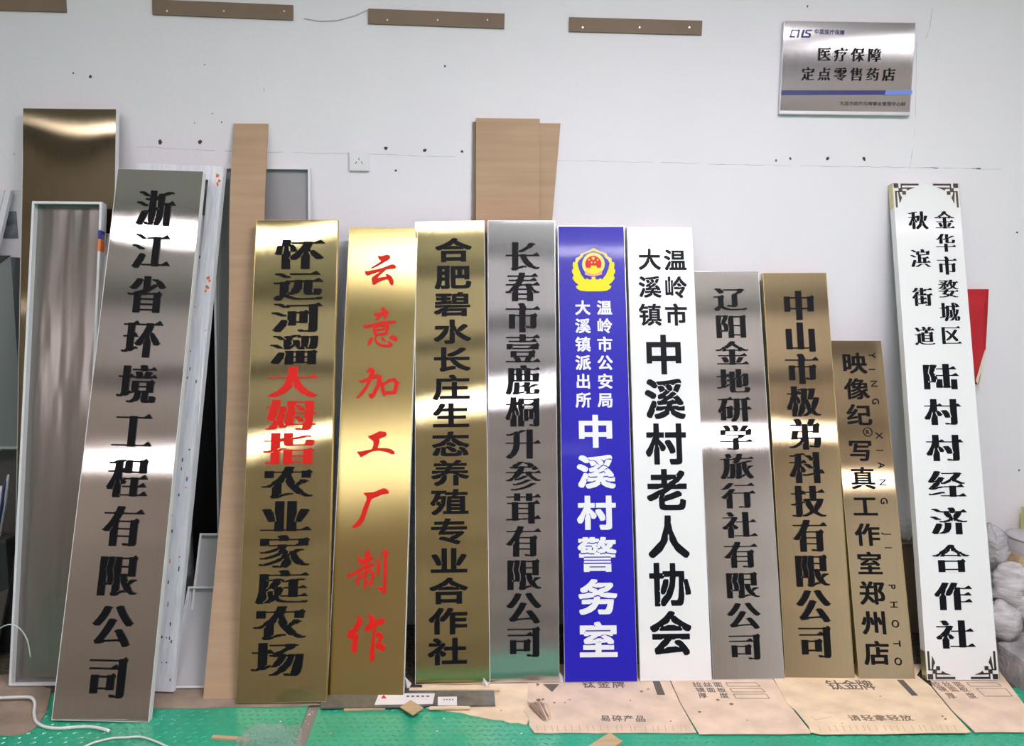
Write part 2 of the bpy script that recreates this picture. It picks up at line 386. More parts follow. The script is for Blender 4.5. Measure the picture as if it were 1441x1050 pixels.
def glyph_mesh(ch, style, m, thick):
    """unit glyph, ink cell normalised to about +-0.5, in local x/z, front at y=-thick, back at +0.001"""
    k = (ch, style, m, thick)
    if k in MC: return MC[k]
    T, Bk = -thick, 0.0012
    if style[0] == 'latin':
        v, f, be = raw_glyph(ch, style[1]); be = ccw(v, f, be)
        xs = [p[0] for p in v]; ys = [p[1] for p in v]; cx_, cy_ = (min(xs)+max(xs))/2, (min(ys)+max(ys))/2
        v = [(x-cx_, y-cy_) for x, y in v]
    else:
        loops = glyph_outline(ch, style)
        cu = bpy.data.curves.new('g', 'CURVE'); cu.dimensions = '2D'; cu.fill_mode = 'BOTH'
        for lp in loops:
            sp2 = cu.splines.new('POLY'); sp2.points.add(len(lp)-1)
            for q, (x, y) in enumerate(lp): sp2.points[q].co = ((x-.5)/.92, (y-.38)/.92, 0, 1)
            sp2.use_cyclic_u = True
        o = bpy.data.objects.new('g', cu); COL.objects.link(o)
        me = bpy.data.meshes.new_from_object(o.evaluated_get(bpy.context.evaluated_depsgraph_get()))
        bpy.data.objects.remove(o); bpy.data.curves.remove(cu)
        bm = bmesh.new(); bm.from_mesh(me); bmesh.ops.remove_doubles(bm, verts=bm.verts, dist=1e-6); bm.verts.index_update()
        v = [(q.co.x, q.co.y) for q in bm.verts]; f = [tuple(q.index for q in p.verts) for p in bm.faces]
        be = [(e.verts[0].index, e.verts[1].index) for e in bm.edges if len(e.link_faces) == 1]
        bm.free(); bpy.data.meshes.remove(me)
    n = len(v)
    V = [(x, T, z) for x, z in v] + [(x, Bk, z) for x, z in v]
    me = bpy.data.meshes.new('character'); me.from_pydata(V, [], list(f)+[(i, j, j+n, i+n) for i, j in be]); me.update()
    bm = bmesh.new(); bm.from_mesh(me); bmesh.ops.recalc_face_normals(bm, faces=bm.faces)
    fr = [q for q in bm.faces if abs(q.normal.y) > .7]
    if fr and sum(q.normal.y*q.calc_area() for q in fr) > 0: bmesh.ops.reverse_faces(bm, faces=bm.faces)
    bm.to_mesh(me); bm.free()
    me.materials.append(M[m]); MC[k] = me; return me
def put_char(root, ch, lx, lz, w, h, style, m, thick=0.003, rot=0.0, name='character', label=None):
    me = glyph_mesh(ch, style, m, thick)
    o = bpy.data.objects.new(name, me); COL.objects.link(o); o.parent = root
    o.location = (lx, 0, lz); o.scale = (w, 1, h); o.rotation_euler = (0, rot, 0)
    if label: o['label'] = label
    return o
def column(root, mtx, text, first, last, style, m, thick=0.003, special=None):
    """first/last: (cx, cy, w, h) ink boxes in photo pixels of first and last character, laid out evenly on the sign"""
    def sz(q):
        x0, z0 = to_local(mtx, q[0]-q[2]/2, q[1]); x1, z1 = to_local(mtx, q[0]+q[2]/2, q[1])
        _, za = to_local(mtx, q[0], q[1]-q[3]/2); _, zb = to_local(mtx, q[0], q[1]+q[3]/2)
        return abs(x1-x0), abs(za-zb)
    (wa, ha), (wb, hb) = sz(first), sz(last); w, h = (wa+wb)/2, (ha+hb)/2
    pa = Vector(to_local(mtx, *first[:2])); pb = Vector(to_local(mtx, *last[:2])); n = len(text)
    for i, ch in enumerate(text):
        p = pa.lerp(pb, i/max(1, n-1))
        mm = m; lb = None
        if special and i in special: mm, lb = special[i]
        put_char(root, ch, p.x, p.y, w, h, style, mm, thick, label=lb)
def poly_local(mtx, pts, x0, y0, s):
    return [to_local(mtx, x0+px/s, y0+py/s) for px, py in pts]

# ------------------------------------------------------------------ signs
def face_grid(w, h, amp, seed, m, parent, bow=0.0, name='face', nx=10, nz=64, twist=()):
    vs, fs = [], []
    for j in range(nz+1):
        for i in range(nx+1):
            x = -w/2 + w*i/nx; z = h*j/nz
            d = amp*noise.noise(Vector((x*1.5+seed*3.1, z*1.3, seed*7.7))) + amp*0.35*noise.noise(Vector((x*3+seed, z*4.2, seed*2.2)))
            d += bow*((x/(w/2))**2)
            for z0, A in twist: d -= A*(x/(w/2))*math.tanh((z-z0)/.15)
            vs.append((x, d, z))
    for j in range(nz):
        for i in range(nx):
            a = j*(nx+1)+i; fs.append((a, a+1, a+nx+2, a+nx+1))
    return mk(name, vs, fs, m, parent, True, uv=lambda v: (v.x/w+0.5, v.z/h))
def sign(name, tl, tr, bl, br, face, side, label, cat='sign', t=0.024, amp=0.0012, seed=1, ytop=None, zb=0.010, bow=0.0, back='back', group=None, flat=False, twist=()):
    mtx, w, h = plane_frame(tl, tr, bl, br, ytop if ytop is not None else -(t+0.004), zb, flat)
    if group is None and name == 'vertical_sign': group = 'vertical signboards leaning in a row on the wall'
    r = empty(name, mtx, label, cat, group)
    face_grid(w, h, amp, seed, face, r, bow, twist=twist)
    b = MB()   # folded rim: four strips, a thin lip on the front
    e = 0.0016
    for q in ((-w/2-e, -w/2, 0, h), (w/2, w/2+e, 0, h)): b.box(q[0], q[1], -0.0012, t, q[2], q[3])
    b.box(-w/2-e, w/2+e, -0.0012, t, -e, 0); b.box(-w/2-e, w/2+e, -0.0012, t, h, h+e)
    b.build('rim', side, r)
    MB().box(-w/2, w/2, t-0.006, t-0.003, 0, h).build('backing', back, r)
    return r, mtx, w, h

# ================================================================== SETTING
def wall_bits():
    w = structure(MB().box(-6, 5, 0, 0.2, -0.05, 4.8).build('wall_back', 'wall'))
    return w
WB = wall_bits()
structure(MB().box(-6, 5, -12, 0.0, -0.25, -0.008).build('floor', 'subfloor'))
structure(MB().box(-6, 5, -12, 0.2, 4.6, 4.8).build('ceiling', 'ceil'))
structure(MB().box(-6.2, -6, -12, 0.2, -0.05, 4.8).build('wall_left', 'far'))
structure(MB().box(5, 5.2, -5.2, 0.2, -0.05, 4.8).box(5, 5.2, -12, -11.2, -0.05, 4.8).box(5, 5.2, -11.2, -5.2, 3.5, 4.8).build('wall_right', 'far'))   # opening added out of view, lets sky light lift the ceiling and far walls
structure(MB().box(-6, 5, -12.2, -12, -0.05, 4.8).build('wall_front', 'far'))
for i, (yy, zz, ht) in enumerate(((-3.9, 4.40, .20), (-5.4, 4.40, .20), (-7.6, 4.35, .25), (-10.5, 4.35, .25))):
    structure(MB().box(-6, 5, yy-0.035, yy+0.035, zz, zz+ht).build('trim_%d' % (i+1), 'beam'))
# green chequered steel floor plates either side of the dirty joint
ja, jb = on_z(440, 996), on_z(420, 1050)
jd = (jb-ja)/(jb.y-ja.y)
def jx(y): return ja.x + jd.x*(y-ja.y)
for nm, left in (('floor_plate', True), ('floor_plate', False)):
    y0, y1 = -4.3, -0.57
    if left: poly = [(-6, y0), (jx(y0)*0+jx(-1.2)-0.018, y0), (jx(-1.2)-0.018, -1.2), (jx(y1)-0.018, y1), (-6, y1)]
    else: poly = [(jx(-1.2)+0.022, y0), (5, y0), (5, y1), (jx(y1)+0.022, y1), (jx(-1.2)+0.022, -1.2)]
    pl = structure(MB().prism(poly, -0.008, 0.0, 'z').build(nm, 'green'))
    # raised treads near the camera side
    tb = MB(); sp_ = 0.026
    for j in range(int(0.75/sp_)):
        for i in range(int(4.4/sp_)):
            x = -2.2+i*sp_+0.013*(j % 2); y = -0.62-j*sp_
            if (x < jx(y)-0.03) != left: continue
            if not left and x < jx(y)+0.035: continue
            an = math.radians(28 if (i+j) % 2 else -28)
            c, s = math.cos(an), math.sin(an); L, Wd, H = 0.0120, 0.0036, 0.0024
            pts = [(-L, 0), (0, -Wd), (L, 0), (0, Wd)]
            vs = [(x+px*c-py*s, y+px*s+py*c, 0) for px, py in pts] + [(x+px*c*.45-py*s*.45, y+px*s*.45+py*c*.45, H) for px, py in pts]
            tb.add(vs, [(4, 5, 6, 7), (0, 1, 5, 4), (1, 2, 6, 5), (2, 3, 7, 6), (3, 0, 4, 7)])
    o = tb.build('tread_pattern', 'green', pl); o['kind'] = 'stuff'

structure(MB().box(-6, 5, -0.57, 0, -0.008, -0.001).build('trim_6', 'floorshade'))  # dark floor strip painted in for the deep shade behind the sign feet
# wall marks: drilled holes and hairline seam (children of the wall)
for x, y, r in ((127, 108, .008), (103, 103, .004), (40, 196, .013), (226, 200, .010), (281, 200, .011), (543, 209, .0085), (598, 212, .008), (650, 213, .0075),
                (1112, 223, .006), (1165, 223, .008), (1216, 224, .008), (1092, 226, .005), (34, 272, .009), (626, 93, .005), (557, 240, .006), (1136, 9, .004),
                (1431, 327, .005), (1434, 662, .005), (299, 160, .003), (288, 91, .003), (274, 173, .003), (312, 172, .003), (20, 217, .003)):
    p = on_y(x, y); pts = []
    for k in range(9):
        a = 2*math.pi*k/9; rr = r*random.uniform(.6, 1.15); pts.append((p.x+math.cos(a)*rr, p.z+math.sin(a)*rr*random.uniform(.9, 1.2)))
    MB().prism(pts, -0.0012, 0.002).build('drill_hole', 'hole', WB)
def crack(pts, wd=0.0018, m='crack'):
    b = MB(); P = [on_y(*q) for q in pts]
    for a, c in zip(P, P[1:]):
        n = max(2, int((c-a).length/0.04)); prev = a
        for k in range(1, n+1):
            q = a.lerp(c, k/n); q.z += random.uniform(-.002, .002)
            if random.random() < 0.86:
                w2 = wd*random.uniform(.3, 1)/2
                d = (q-prev).normalized(); nn = Vector((-d.z, 0, d.x))*w2
                b.hexa([prev-nn+Vector((0, 0.001, 0)), q-nn+Vector((0, 0.001, 0)), q-nn-Vector((0, .0006, 0)), prev-nn-Vector((0, .0006, 0)),
                        prev+nn+Vector((0, 0.001, 0)), q+nn+Vector((0, 0.001, 0)), q+nn-Vector((0, .0006, 0)), prev+nn-Vector((0, .0006, 0))])
            prev = q
    b.build('hairline_crack', m, WB)
crack([(178, 206), (330, 213), (520, 217), (800, 226), (1100, 233), (1300, 236), (1438, 239)])
crack([(18, 268), (44, 270)], .003)
crack([(1312, 12), (1308, 40), (1303, 54)]); crack([(1290, 60), (1288, 180), (1280, 240)], .0012)
crack([(1300, 236), (1320, 237)], .006, 'hole'); crack([(1368, 237), (1380, 237)], .005, 'hole')
crack([(370, 118), (372, 128)], .002)

# ceiling lamps
lamp_at = ['near wall, right of centre', 'near wall, centre', 'near wall, far left', 'near wall, far right', 'back row, far left', 'back row, left', 'back row, left of centre', 'back row, centre', 'back row, right', 'back row, far right']
for i, (x, y, z, L, S, rz) in enumerate(LAMPS):
    r = empty('ceiling_lamp', Matrix.Translation((x, y, z)) @ Matrix.Rotation(math.radians(rz), 4, 'Z'), 'hanging white tube lamp, ' + lamp_at[i], 'lamp', 'hanging tube lamps')
    MB().box(-L/2, L/2, -.02, .02, 0.03, 0.06).box(-L/2+.1, -L/2+.106, -.003, .003, .06, 1.28).box(L/2-.106, L/2-.1, -.003, .003, .06, 1.28).build('housing', 'lamp', r)
    em = mat('lamp_glow', (1, 1, 1), emit=((1.0, 0.935, 1.0), S))
    if y > -3:   # near row: reflector battens that shine downwards
        MB().prism([(-.03, .03), (.03, .03), (.058, -.02), (.05, -.02), (.026, .024), (-.026, .024), (-.05, -.02), (-.058, -.02)], -L/2, L/2, 'z').build('reflector', 'lamp', r).rotation_euler = (math.pi/2, 0, math.pi/2)
        MB().box(-L/2+.01, L/2-.01, -.046, .046, -.018, -.016).build('diffuser', em, r)
    else: MB().tube([(-L/2+.02, 0, -.03), (L/2-.02, 0, -.03)], .054, 14).build('diffuser', em, r)

# ================================================================== SIGNS
HB = ('song', 0.050, 0.036)
# 1 tall steel sign, front left
r, mx, w, h = sign('vertical_sign', (163, 236), (281, 243), (77, 1014), (214, 1015), 'steel_warm', 'side_white',
    'tallest grey brushed steel sign, leaning leftwards at the front left, black serif characters', t=0.026, amp=0.0014, seed=2.3, ytop=-0.20, zb=0.007)
column(r, mx, '浙江省环境工程有限公司', (219, 293, 55, 49), (151, 953, 53, 61), HB, 'black', 0.004)
# 2 gold sign with red middle
r, mx, w, h = sign('vertical_sign', (368, 311), (481, 309), (325, 989), (452, 988), 'gold', 'side_gold',
    'wide gold brushed sign with black characters and three red ones in the middle', amp=0.0022, seed=5.1, ytop=-0.17, twist=((1.72, .0010), (0.95, .0011)))
RL = ('red', 'red character')
column(r, mx, '怀远河溜大姆指农业家庭农场', (422, 358, 65, 41), (391, 928, 74, 48), HB, 'black', 0.004, {4: RL, 5: RL, 6: RL})
# 3 satin gold sign with red brush characters
r3, m3, w3, h3 = sign('vertical_sign', (492, 320), (588, 321), (461, 978), (567, 980), 'gold2', 'side_white',
    'plain gold sign carrying only widely spaced red brush-script characters', amp=0.0016, seed=8.4, ytop=-0.095)
BR = [
 ((490, 350, 7), [[(290,72),(330,75),(375,62),(405,65),(417,85),(405,105),(350,135),(290,170),(225,200),(235,185),(290,150),(325,125),(300,100)],
   [(162,215),(185,225),(330,195),(430,155),(462,160),(475,180),(460,195),(375,205),(230,250),(190,265),(172,255)],
   [(345,200),(378,203),(300,270),(290,292),(330,285),(385,275),(365,262),(385,248),(430,275),(448,320),(445,355),(425,362),(405,335),(398,310),(385,300),(330,315),(290,335),(265,357),(243,355),(232,310),(235,285),(260,265),(300,240)]]),
 ((490, 350, 7), [[(325,585),(350,580),(372,600),(400,630),(385,655),(350,640),(322,610)],[(255,640),(330,625),(400,618),(405,635),(345,655),(275,670),(258,655)],
   [(300,655),(330,660),(290,705),(265,700)],[(370,640),(395,650),(360,705),(345,695)],
   [(145,755),(160,752),(230,745),(330,718),(460,708),(475,718),(460,735),(340,742),(240,770),(170,785),(148,775)],
   [(243,760),(270,765),(285,850),(262,858),(245,820)],[(255,762),(300,745),(385,740),(412,765),(385,850),(360,855),(372,790),(360,765),(300,768),(270,785)],
   [(270,797),(365,780),(362,798),(275,815)],[(265,840),(370,825),(368,850),(268,865)],
   [(215,880),(240,872),(245,890),(215,950),(190,950),(195,925)],[(255,870),(275,870),(290,920),(340,945),(400,945),(385,915),(400,910),(440,940),(435,965),(380,975),(310,960),(270,930)],
   [(325,870),(350,880),(375,910),(360,920),(330,895)],[(400,875),(440,850),(480,870),(490,895),(470,915),(445,905),(420,895)]]),
 ((490, 505, 7), [[(105,208),(130,212),(180,190),(250,160),(290,150),(330,170),(333,195),(300,290),(262,370),(235,392),(212,388),(200,350),(235,340),(275,260),(290,195),(270,190),(200,215),(140,238),(112,228)],
   [(205,90),(235,85),(262,105),(262,140),(230,210),(190,290),(140,355),(90,392),(78,385),(130,320),(175,260),(190,210),(215,140),(205,120),(190,150),(185,130)],
   [(318,215),(350,235),(358,290),(368,365),(348,370),(328,320),(315,265)],[(340,240),(400,200),(460,188),(505,235),(475,340),(465,348),(435,335),(450,280),(460,240),(440,225),(400,230),(350,265)],
   [(350,320),(440,318),(475,335),(465,348),(370,355),(352,345)]]),
 ((490, 505, 7), [[(190,755),(205,762),(260,740),(310,712),(370,722),(380,745),(370,765),(305,790),(308,820),(290,880),(380,880),(425,890),(455,915),(457,940),(430,942),(380,920),(300,905),(230,915),(125,972),(85,915),(130,912),(235,890),(250,850),(250,815),(225,795),(205,780)]]),
 ((475, 675, 11.667), [[(418,222),(480,215),(600,205),(690,165),(760,140),(800,150),(838,190),(840,230),(740,240),(640,285),(560,320),(545,350),(510,450),(470,560),(440,650),(400,720),(340,775),(280,798),(245,795),(248,750),(275,738),(340,665),(385,590),(415,480),(475,340),(480,295),(460,255)]]),
 ((475, 760, 11.667), [[(345,252),(385,285),(415,315),(460,300),(530,270),(580,285),(590,305),(540,345),(480,385),(400,400),(355,405),(340,340)],
   [(485,155),(535,185),(530,260),(500,400),(480,520),(470,640),(460,800),(430,815),(425,760),(440,600),(450,480),(455,380),(450,250),(460,195)],
   [(160,560),(190,550),(240,545),(320,490),(440,415),(560,385),(610,400),(600,430),(480,470),(340,540),(250,590),(195,625),(168,600)],
   [(450,490),(440,560),(390,620),(350,680),(335,750),(300,720),(300,650),(350,590),(320,535),(360,530),(380,575),(420,530)],
   [(470,500),(500,480),(560,480),(605,540),(600,600),(565,740),(530,760),(480,690),(480,650),(530,690),(545,640),(555,560),(530,520),(500,530)],
   [(590,310),(650,320),(700,370),(695,500),(665,600),(645,570),(645,450),(655,370),(620,335)],[(690,335),(730,190),(745,190),(705,340)],
   [(740,160),(775,140),(835,185),(820,300),(805,600),(800,840),(780,895),(740,870),(620,755),(720,780),(745,770),(755,500),(765,250),(755,190)]]),
 ((475, 850, 11.667), [[(310,190),(385,215),(415,270),(400,320),(340,420),(300,490),(345,500),(350,540),(325,680),(315,790),(285,815),(230,770),(225,680),(250,580),(180,575),(160,490),(180,440),(250,400),(310,300),(330,240)],
   [(500,180),(545,170),(605,210),(610,270),(700,240),(775,240),(785,300),(740,330),(640,370),(570,410),(480,470),(445,410),(455,370),(520,310),(515,230)],
   [(590,390),(640,370),(615,480),(605,700),(605,920),(570,950),(530,920),(525,800),(550,650),(570,500)],
   [(620,480),(700,460),(745,500),(760,545),(720,610),(700,640),(765,670),(785,720),(770,770),(735,775),(640,730),(625,680),(650,610),(680,560),(640,540),(625,515)]])]
for (x0, y0, s), polys in BR:
    b = MB()
    for k, pl in enumerate(polys):
        b.prism(poly_local(m3, pl, x0, y0, s), -0.004-0.00005*k, 0.0012)
    b.build('character', 'red', r3)
# 4 gold sign, bold sans
r, mx, w, h = sign('vertical_sign', (591, 313), (686, 310), (578, 962), (684, 962), 'gold', 'side_white',
    'gold brushed sign with fifteen closely set bold black sans characters', amp=0.0016, seed=11.7, ytop=-0.097, twist=((1.12, .0012), (1.5, .0004)))
column(r, mx, '合肥碧水长庄生态养殖专业合作社', (638, 352, 47, 31), (630, 917, 51, 36), ('sans', 0.034), 'black', 0.004)
# 5 steel sign
r, mx, w, h = sign('vertical_sign', (687, 311), (780, 311), (687, 960), (787, 959), 'steel', 'side',
    'silver brushed steel sign with black serif characters, left of the blue sign', amp=0.0014, seed=14.2, ytop=-0.118, twist=((1.17, .0007),))
column(r, mx, '长春市壹鹿桐升参茸有限公司', (735, 361, 48, 42), (737, 903, 47, 42), HB, 'black', 0.005)
# 6 blue police sign
r6, m6, w6, h6 = sign('vertical_sign', (789, 319), (881, 319), (791, 960), (893, 959), 'blue', 'side',
    'blue sign with a yellow and red emblem on top and white characters', amp=0.0004, seed=3.3)
SB = ('sans', 0.026); SB2 = ('sans', 0.036)
column(r6, m6, '大溪镇派出所', (820, 433, 20, 19.5), (821, 563, 20.5, 20), SB, 'wt', 0.0015)
column(r6, m6, '温岭市公安局', (850.5, 433, 20, 19.5), (852, 563, 20.5, 20), SB, 'wt', 0.0015)
column(r6, m6, '中溪村警务室', (838, 607, 48, 44), (842, 901, 52, 47), SB2, 'wt', 0.0015)
E0 = (780, 330, 11.667)
def mir(p): return p + [(1290-x, y) for x, y in reversed(p)]
em = bpy.data.objects.new('emblem', None); COL.objects.link(em); em.parent = r6
def epart(name, polys, m, dep):
    b = MB()
    for pl in polys: b.prism(poly_local(m6, pl, *E0), -dep, 0.0012)
    return b.build(name, m, em)
wing = [(645,935),(520,935),(430,925),(370,890),(355,850),(400,830),(345,785),(300,725),(305,690),(322,680),(292,620),(292,580),(312,565),(302,500),(310,455),(345,455),(382,475),(400,560),(440,660),(505,745),(520,725),(550,725),(560,742),(612,740),(615,700),(645,700)]
epart('wreath', [mir(wing)], 'yellow', 0.002)
epart('shield_band', [[(645,228),(560,270),(430,320),(415,360),(350,395),(345,455),(385,470),(400,430),(455,375),(480,330),(560,300),(645,272)],
                      [(1290-x, y) for x, y in [(645,228),(560,270),(430,320),(415,360),(350,395),(345,455),(385,470),(400,430),(455,375),(480,330),(560,300),(645,272)]]], 'paleyellow', 0.0022)
epart('ring', [[(642+185*math.cos(a*math.pi/18), 490+185*math.sin(a*math.pi/18)) for a in range(36)]], 'paleyellow', 0.0023)
epart('red_disc', [[(640+133*math.cos(a*math.pi/18), 487+133*math.sin(a*math.pi/18)) for a in range(36)]], 'red', 0.0026)
epart('gate', [[(520,552),(592,552),(606,515),(688,515),(702,552),(760,552),(762,600),(700,640),(640,655),(580,640),(515,600)]], 'yellow', 0.0030)
epart('ribbon', [[(503,598),(560,600),(600,640),(640,650),(680,640),(725,600),(782,598),(782,660),(700,680),(640,692),(575,680),(503,660)]], 'pink', 0.0028)
def star(cx, cy_, r_): return [(cx+(r_ if k % 2 == 0 else r_*.42)*math.sin(k*math.pi/5), cy_-(r_ if k % 2 == 0 else r_*.42)*math.cos(k*math.pi/5)) for k in range(10)]
epart('star', [star(637, 395, 34)], 'paleyellow', 0.0031)
for q in ((570, 420), (710, 420), (612, 462), (667, 462)): epart('star', [star(*q, 19)], 'paleyellow', 0.0031)
# 7 white sign
r, mx, w, h = sign('vertical_sign', (887, 320), (978, 320), (897, 958), (996, 957), 'white', 'side_white',
    'plain white sign with bold black sans characters, right of the blue sign', amp=0.0004, seed=6.3)
column(r, mx, '大溪镇', (914, 365, 29, 28), (915, 443, 30, 30), SB, 'black_matt', 0.0015)
column(r, mx, '温岭市', (950, 366, 29, 28), (951.5, 443, 30, 30), SB, 'black_matt', 0.0015)
column(r, mx, '中溪村老人协会', (934, 499, 50, 54), (944, 891, 56, 58), ('sans', 0.031), 'black_matt', 0.0015)
# 8 shorter steel sign
r, mx, w, h = sign('vertical_sign', (980, 383), (1070, 382), (999, 956), (1100, 955), 'steel_warm', 'side',
    'grey steel sign with black serif characters, shorter, right of the white sans sign', amp=0.0016, seed=17.9, ytop=-0.062)
column(r, mx, '辽阳金地研学旅行社有限公司', (1027, 421, 46, 33), (1048, 910, 46, 38), ('song', 0.040, 0.036), 'black', 0.004)
# 9 rose gold sign
r, mx, w, h = sign('vertical_sign', (1077, 385), (1165, 384), (1102, 953), (1199, 955), 'gold3', 'side_gold',
    'bronze gold sign with black serif characters, as short as the grey steel one beside it', amp=0.0014, seed=21.0, ytop=-0.062)
column(r, mx, '中山市极弟科技有限公司', (1124, 430, 46, 42), (1147, 903, 46, 46), HB, 'black', 0.004)
# 10 small bronze sign with latin letters
r, mx, w, h = sign('vertical_sign', (1173, 480), (1242, 480), (1204, 955), (1284, 956), 'gold4', 'side_gold',
    'shortest narrow bronze sign with sideways Latin letters down its right edge', amp=0.0010, seed=24.6, ytop=-0.088)
column(r, mx, '映像纪', (1202, 511, 32, 28), (1209, 584, 33, 29), ('sans', 0.025), 'black', 0.003)
column(r, mx, '写真工作室郑州店', (1211, 634, 32, 29), (1234, 919, 34, 33), ('sans', 0.025), 'black', 0.003)
for ch, x, y in (('Y',1227,500),('I',1227,520),('N',1230,540),('G',1232,565),('X',1237,613),('I',1238,634),('A',1240,655),('N',1242,679),('G',1244,705),('J',1247,751),('I',1250,771),('P',1255,826),('H',1258,851),('O',1260,878),('T',1262,906),('O',1264,931)):
    lx, lz = to_local(mx, x, y); put_char(r, ch, lx, lz, 0.040, 0.040, ('latin', 0.0), 'black', 0.003, rot=math.radians(90), name='letter')
lx, lz = to_local(mx, 1221, 608)
put_char(r, 'R', lx, lz, 0.026, 0.026, ('latin', 0.0), 'black', 0.003, name='trademark')
rg = MB(); n = 24
for k in range(n):
    a0, a1 = 2*math.pi*k/n, 2*math.pi*(k+1)/n
    rg.prism([(lx+.0195*math.cos(a0), lz+.0195*math.sin(a0)), (lx+.0195*math.cos(a1), lz+.0195*math.sin(a1)), (lx+.0165*math.cos(a1), lz+.0165*math.sin(a1)), (lx+.0165*math.cos(a0), lz+.0165*math.sin(a0))], -0.003, 0.001)
rg.build('trademark_ring', 'black', r)
# 11 tall white sign with corner fittings
r, mx, w, h = sign('vertical_sign', (1261, 258), (1354, 258), (1300, 956), (1399, 957), 'white', 'side_white',
    'tall white sign with dark ornamental metal corners and black serif characters, rightmost', t=0.034, amp=0.0003, seed=9.9, zb=0.013)
column(r, mx, '秋滨街道', (1292, 310, 27, 25), (1301, 473, 28, 26), ('song', 0.040, 0.036), 'black_matt', 0.0015)
column(r, mx, '金华市婺城区', (1329, 310, 27, 25), (1338, 472, 28, 26), ('song', 0.040, 0.036), 'black_matt', 0.0015)
column(r, mx, '陆村村经济合作社', (1323, 530, 48, 36), (1344, 893, 52, 40), HB, 'black_matt', 0.0015)
M['corner'] = mat('dark_mirror_metal', (0.13, 0.11, 0.085), 0.22, 0.85)
M['cornerside'] = mat('brass_corner_side', (0.62, 0.58, 0.33), 0.3, 0.7)
k_ = 0.000300
crn = [[(8,5),(75,5),(75,70),(8,70)], [(75,75),(128,75),(128,130),(75,130)], [(108,8),(365,8),(365,35),(125,35),(125,75),(108,75)],
       [(128,66),(310,62),(230,92),(205,110),(190,84),(128,84)], [(125,120),(175,120),(175,170),(125,170)], [(20,118),(75,118),(75,132),(46,132),(46,360),(20,360)],
       [(64,130),(80,130),(95,180),(115,215),(80,300)]]
for sx in (1, -1):
    for sz_ in (1, -1):
        b = MB()
        for pl in crn:
            q = [((x*k_-w/2)*sx, (h-z*k_) if sz_ == 1 else z*k_) for x, z in pl]
            b.prism(q, -0.0022, 0.001)
        c_ = b.build('corner_fitting', 'corner', r)
        sd = MB(); xa = (-w/2-0.0032)*sx; xb = (-w/2-0.0010)*sx
        z0, z1 = (h-0.108, h+.001) if sz_ == 1 else (-.001, 0.108)
        sd.box(min(xa, xb), max(xa, xb), -0.0015, 0.033, z0, z1)
        sd.build('side_plate', 'cornerside', c_)

# wall mounted steel sign
mx, w, h = wall_frame((1103, 31), (1287, 32), (1098, 159), (1281, 163), -0.022)
mx = mx @ Matrix.Rotation(math.radians(0.6), 4, 'X')
r = empty('wall_plaque', mx, 'landscape brushed steel plaque with a blue stripe, fixed high on the wall', 'sign')
face_grid(w, h, 0.0010, 31.5, 'steel', r, bow=0.0008, nz=16)
b = MB(); e = .0016
b.box(-w/2-e, -w/2, -.001, .022, 0, h); b.box(w/2, w/2+e, -.001, .022, 0, h); b.box(-w/2-e, w/2+e, -.001, .022, h, h+e); b.box(-w/2-e, w/2+e, -.001, .022, -e, 0)
b.build('rim', 'side', r)
MB().box(-w/2, w/2, -0.003, 0.006, 0.0, 0.012).build('bottom_lip', 'side', r)
column(r, mx, '医疗保障', (1159.5, 76.5, 18.5, 19), (1230.5, 77.5, 18.5, 19), ('song', 0.022, 0.036), 'black', 0.003)
column(r, mx, '定点零售药店', (1137, 104, 18, 18), (1250.5, 105, 18, 18), ('song', 0.022, 0.036), 'black', 0.003)
column(r, mx, '中国医疗保障', (1149.5, 44.5, 6.4, 7), (1185, 46, 6.4, 7), ('sans', 0.006), 'navy', 0.002)
column(r, mx, '大连市医疗保障事业管理中心制', (1184.5, 145.5, 6.0, 5.5), (1271, 146.5, 6.0, 5.5), ('sans', 0.004), 'darkprint', 0.002)
LG = (1100, 25, 14.41)
for pl in ([(205,243),(375,243),(365,262),(222,262),(195,370),(270,372),(262,400),(160,398),(165,360)], [(345,262),(368,262),(335,400),(300,400)],
           [(435,243),(468,243),(450,310),(430,372),(560,372),(555,402),(395,402),(405,335),(395,325),(410,308)], [(500,243),(612,243),(605,268),(515,268),(508,300),(590,330),(580,385),(565,402),(535,400),(555,350),(548,338),(478,310),(485,265)]):
    MB().prism(poly_local(mx, pl, *LG), -0.002, 0.001).build('letter', 'navy', r)
sl = (1040, 0, 3)
MB().prism(poly_local(mx, [(180,382),(619,382),(614,400),(178,400)], *sl), -0.002, 0.001).build('stripe', 'navy', r)['label'] = 'dark blue stripe'
MB().prism(poly_local(mx, [(619,381),(730,381),(729,399),(614,400)], *sl), -0.002, 0.001).build('stripe', 'skyblue', r)['label'] = 'light blue stripe'

# ================================================================== BEHIND THE SIGNS, LEFT
def cloth_sheet(name, tl, tr, bl, br, t, ytop, m, label, cat, zb=0.006, group=None):
    mx, w, h = plane_frame(tl, tr, bl, br, ytop, zb)
    r = empty(name, mx, label, cat, group); return r, mx, w, h
def board(name, px, ytop, t, m, label, cat, zb=0.004, poly=None):
    mx, w, h = plane_frame(*px, ytop, zb, True)
    r = empty(name, mx, label, cat, 'cardboard sheets behind the silver sign' if name == 'cardboard_sheet' else None)
    if poly: pl = [((x-0.5)*w, z*h) for x, z in poly]
    else: pl = [(-w/2, 0), (w/2, 0), (w/2, h), (-w/2, h)]
    MB().prism(pl, 0, t).build('sheet', m, r)
    return r, mx, w, h
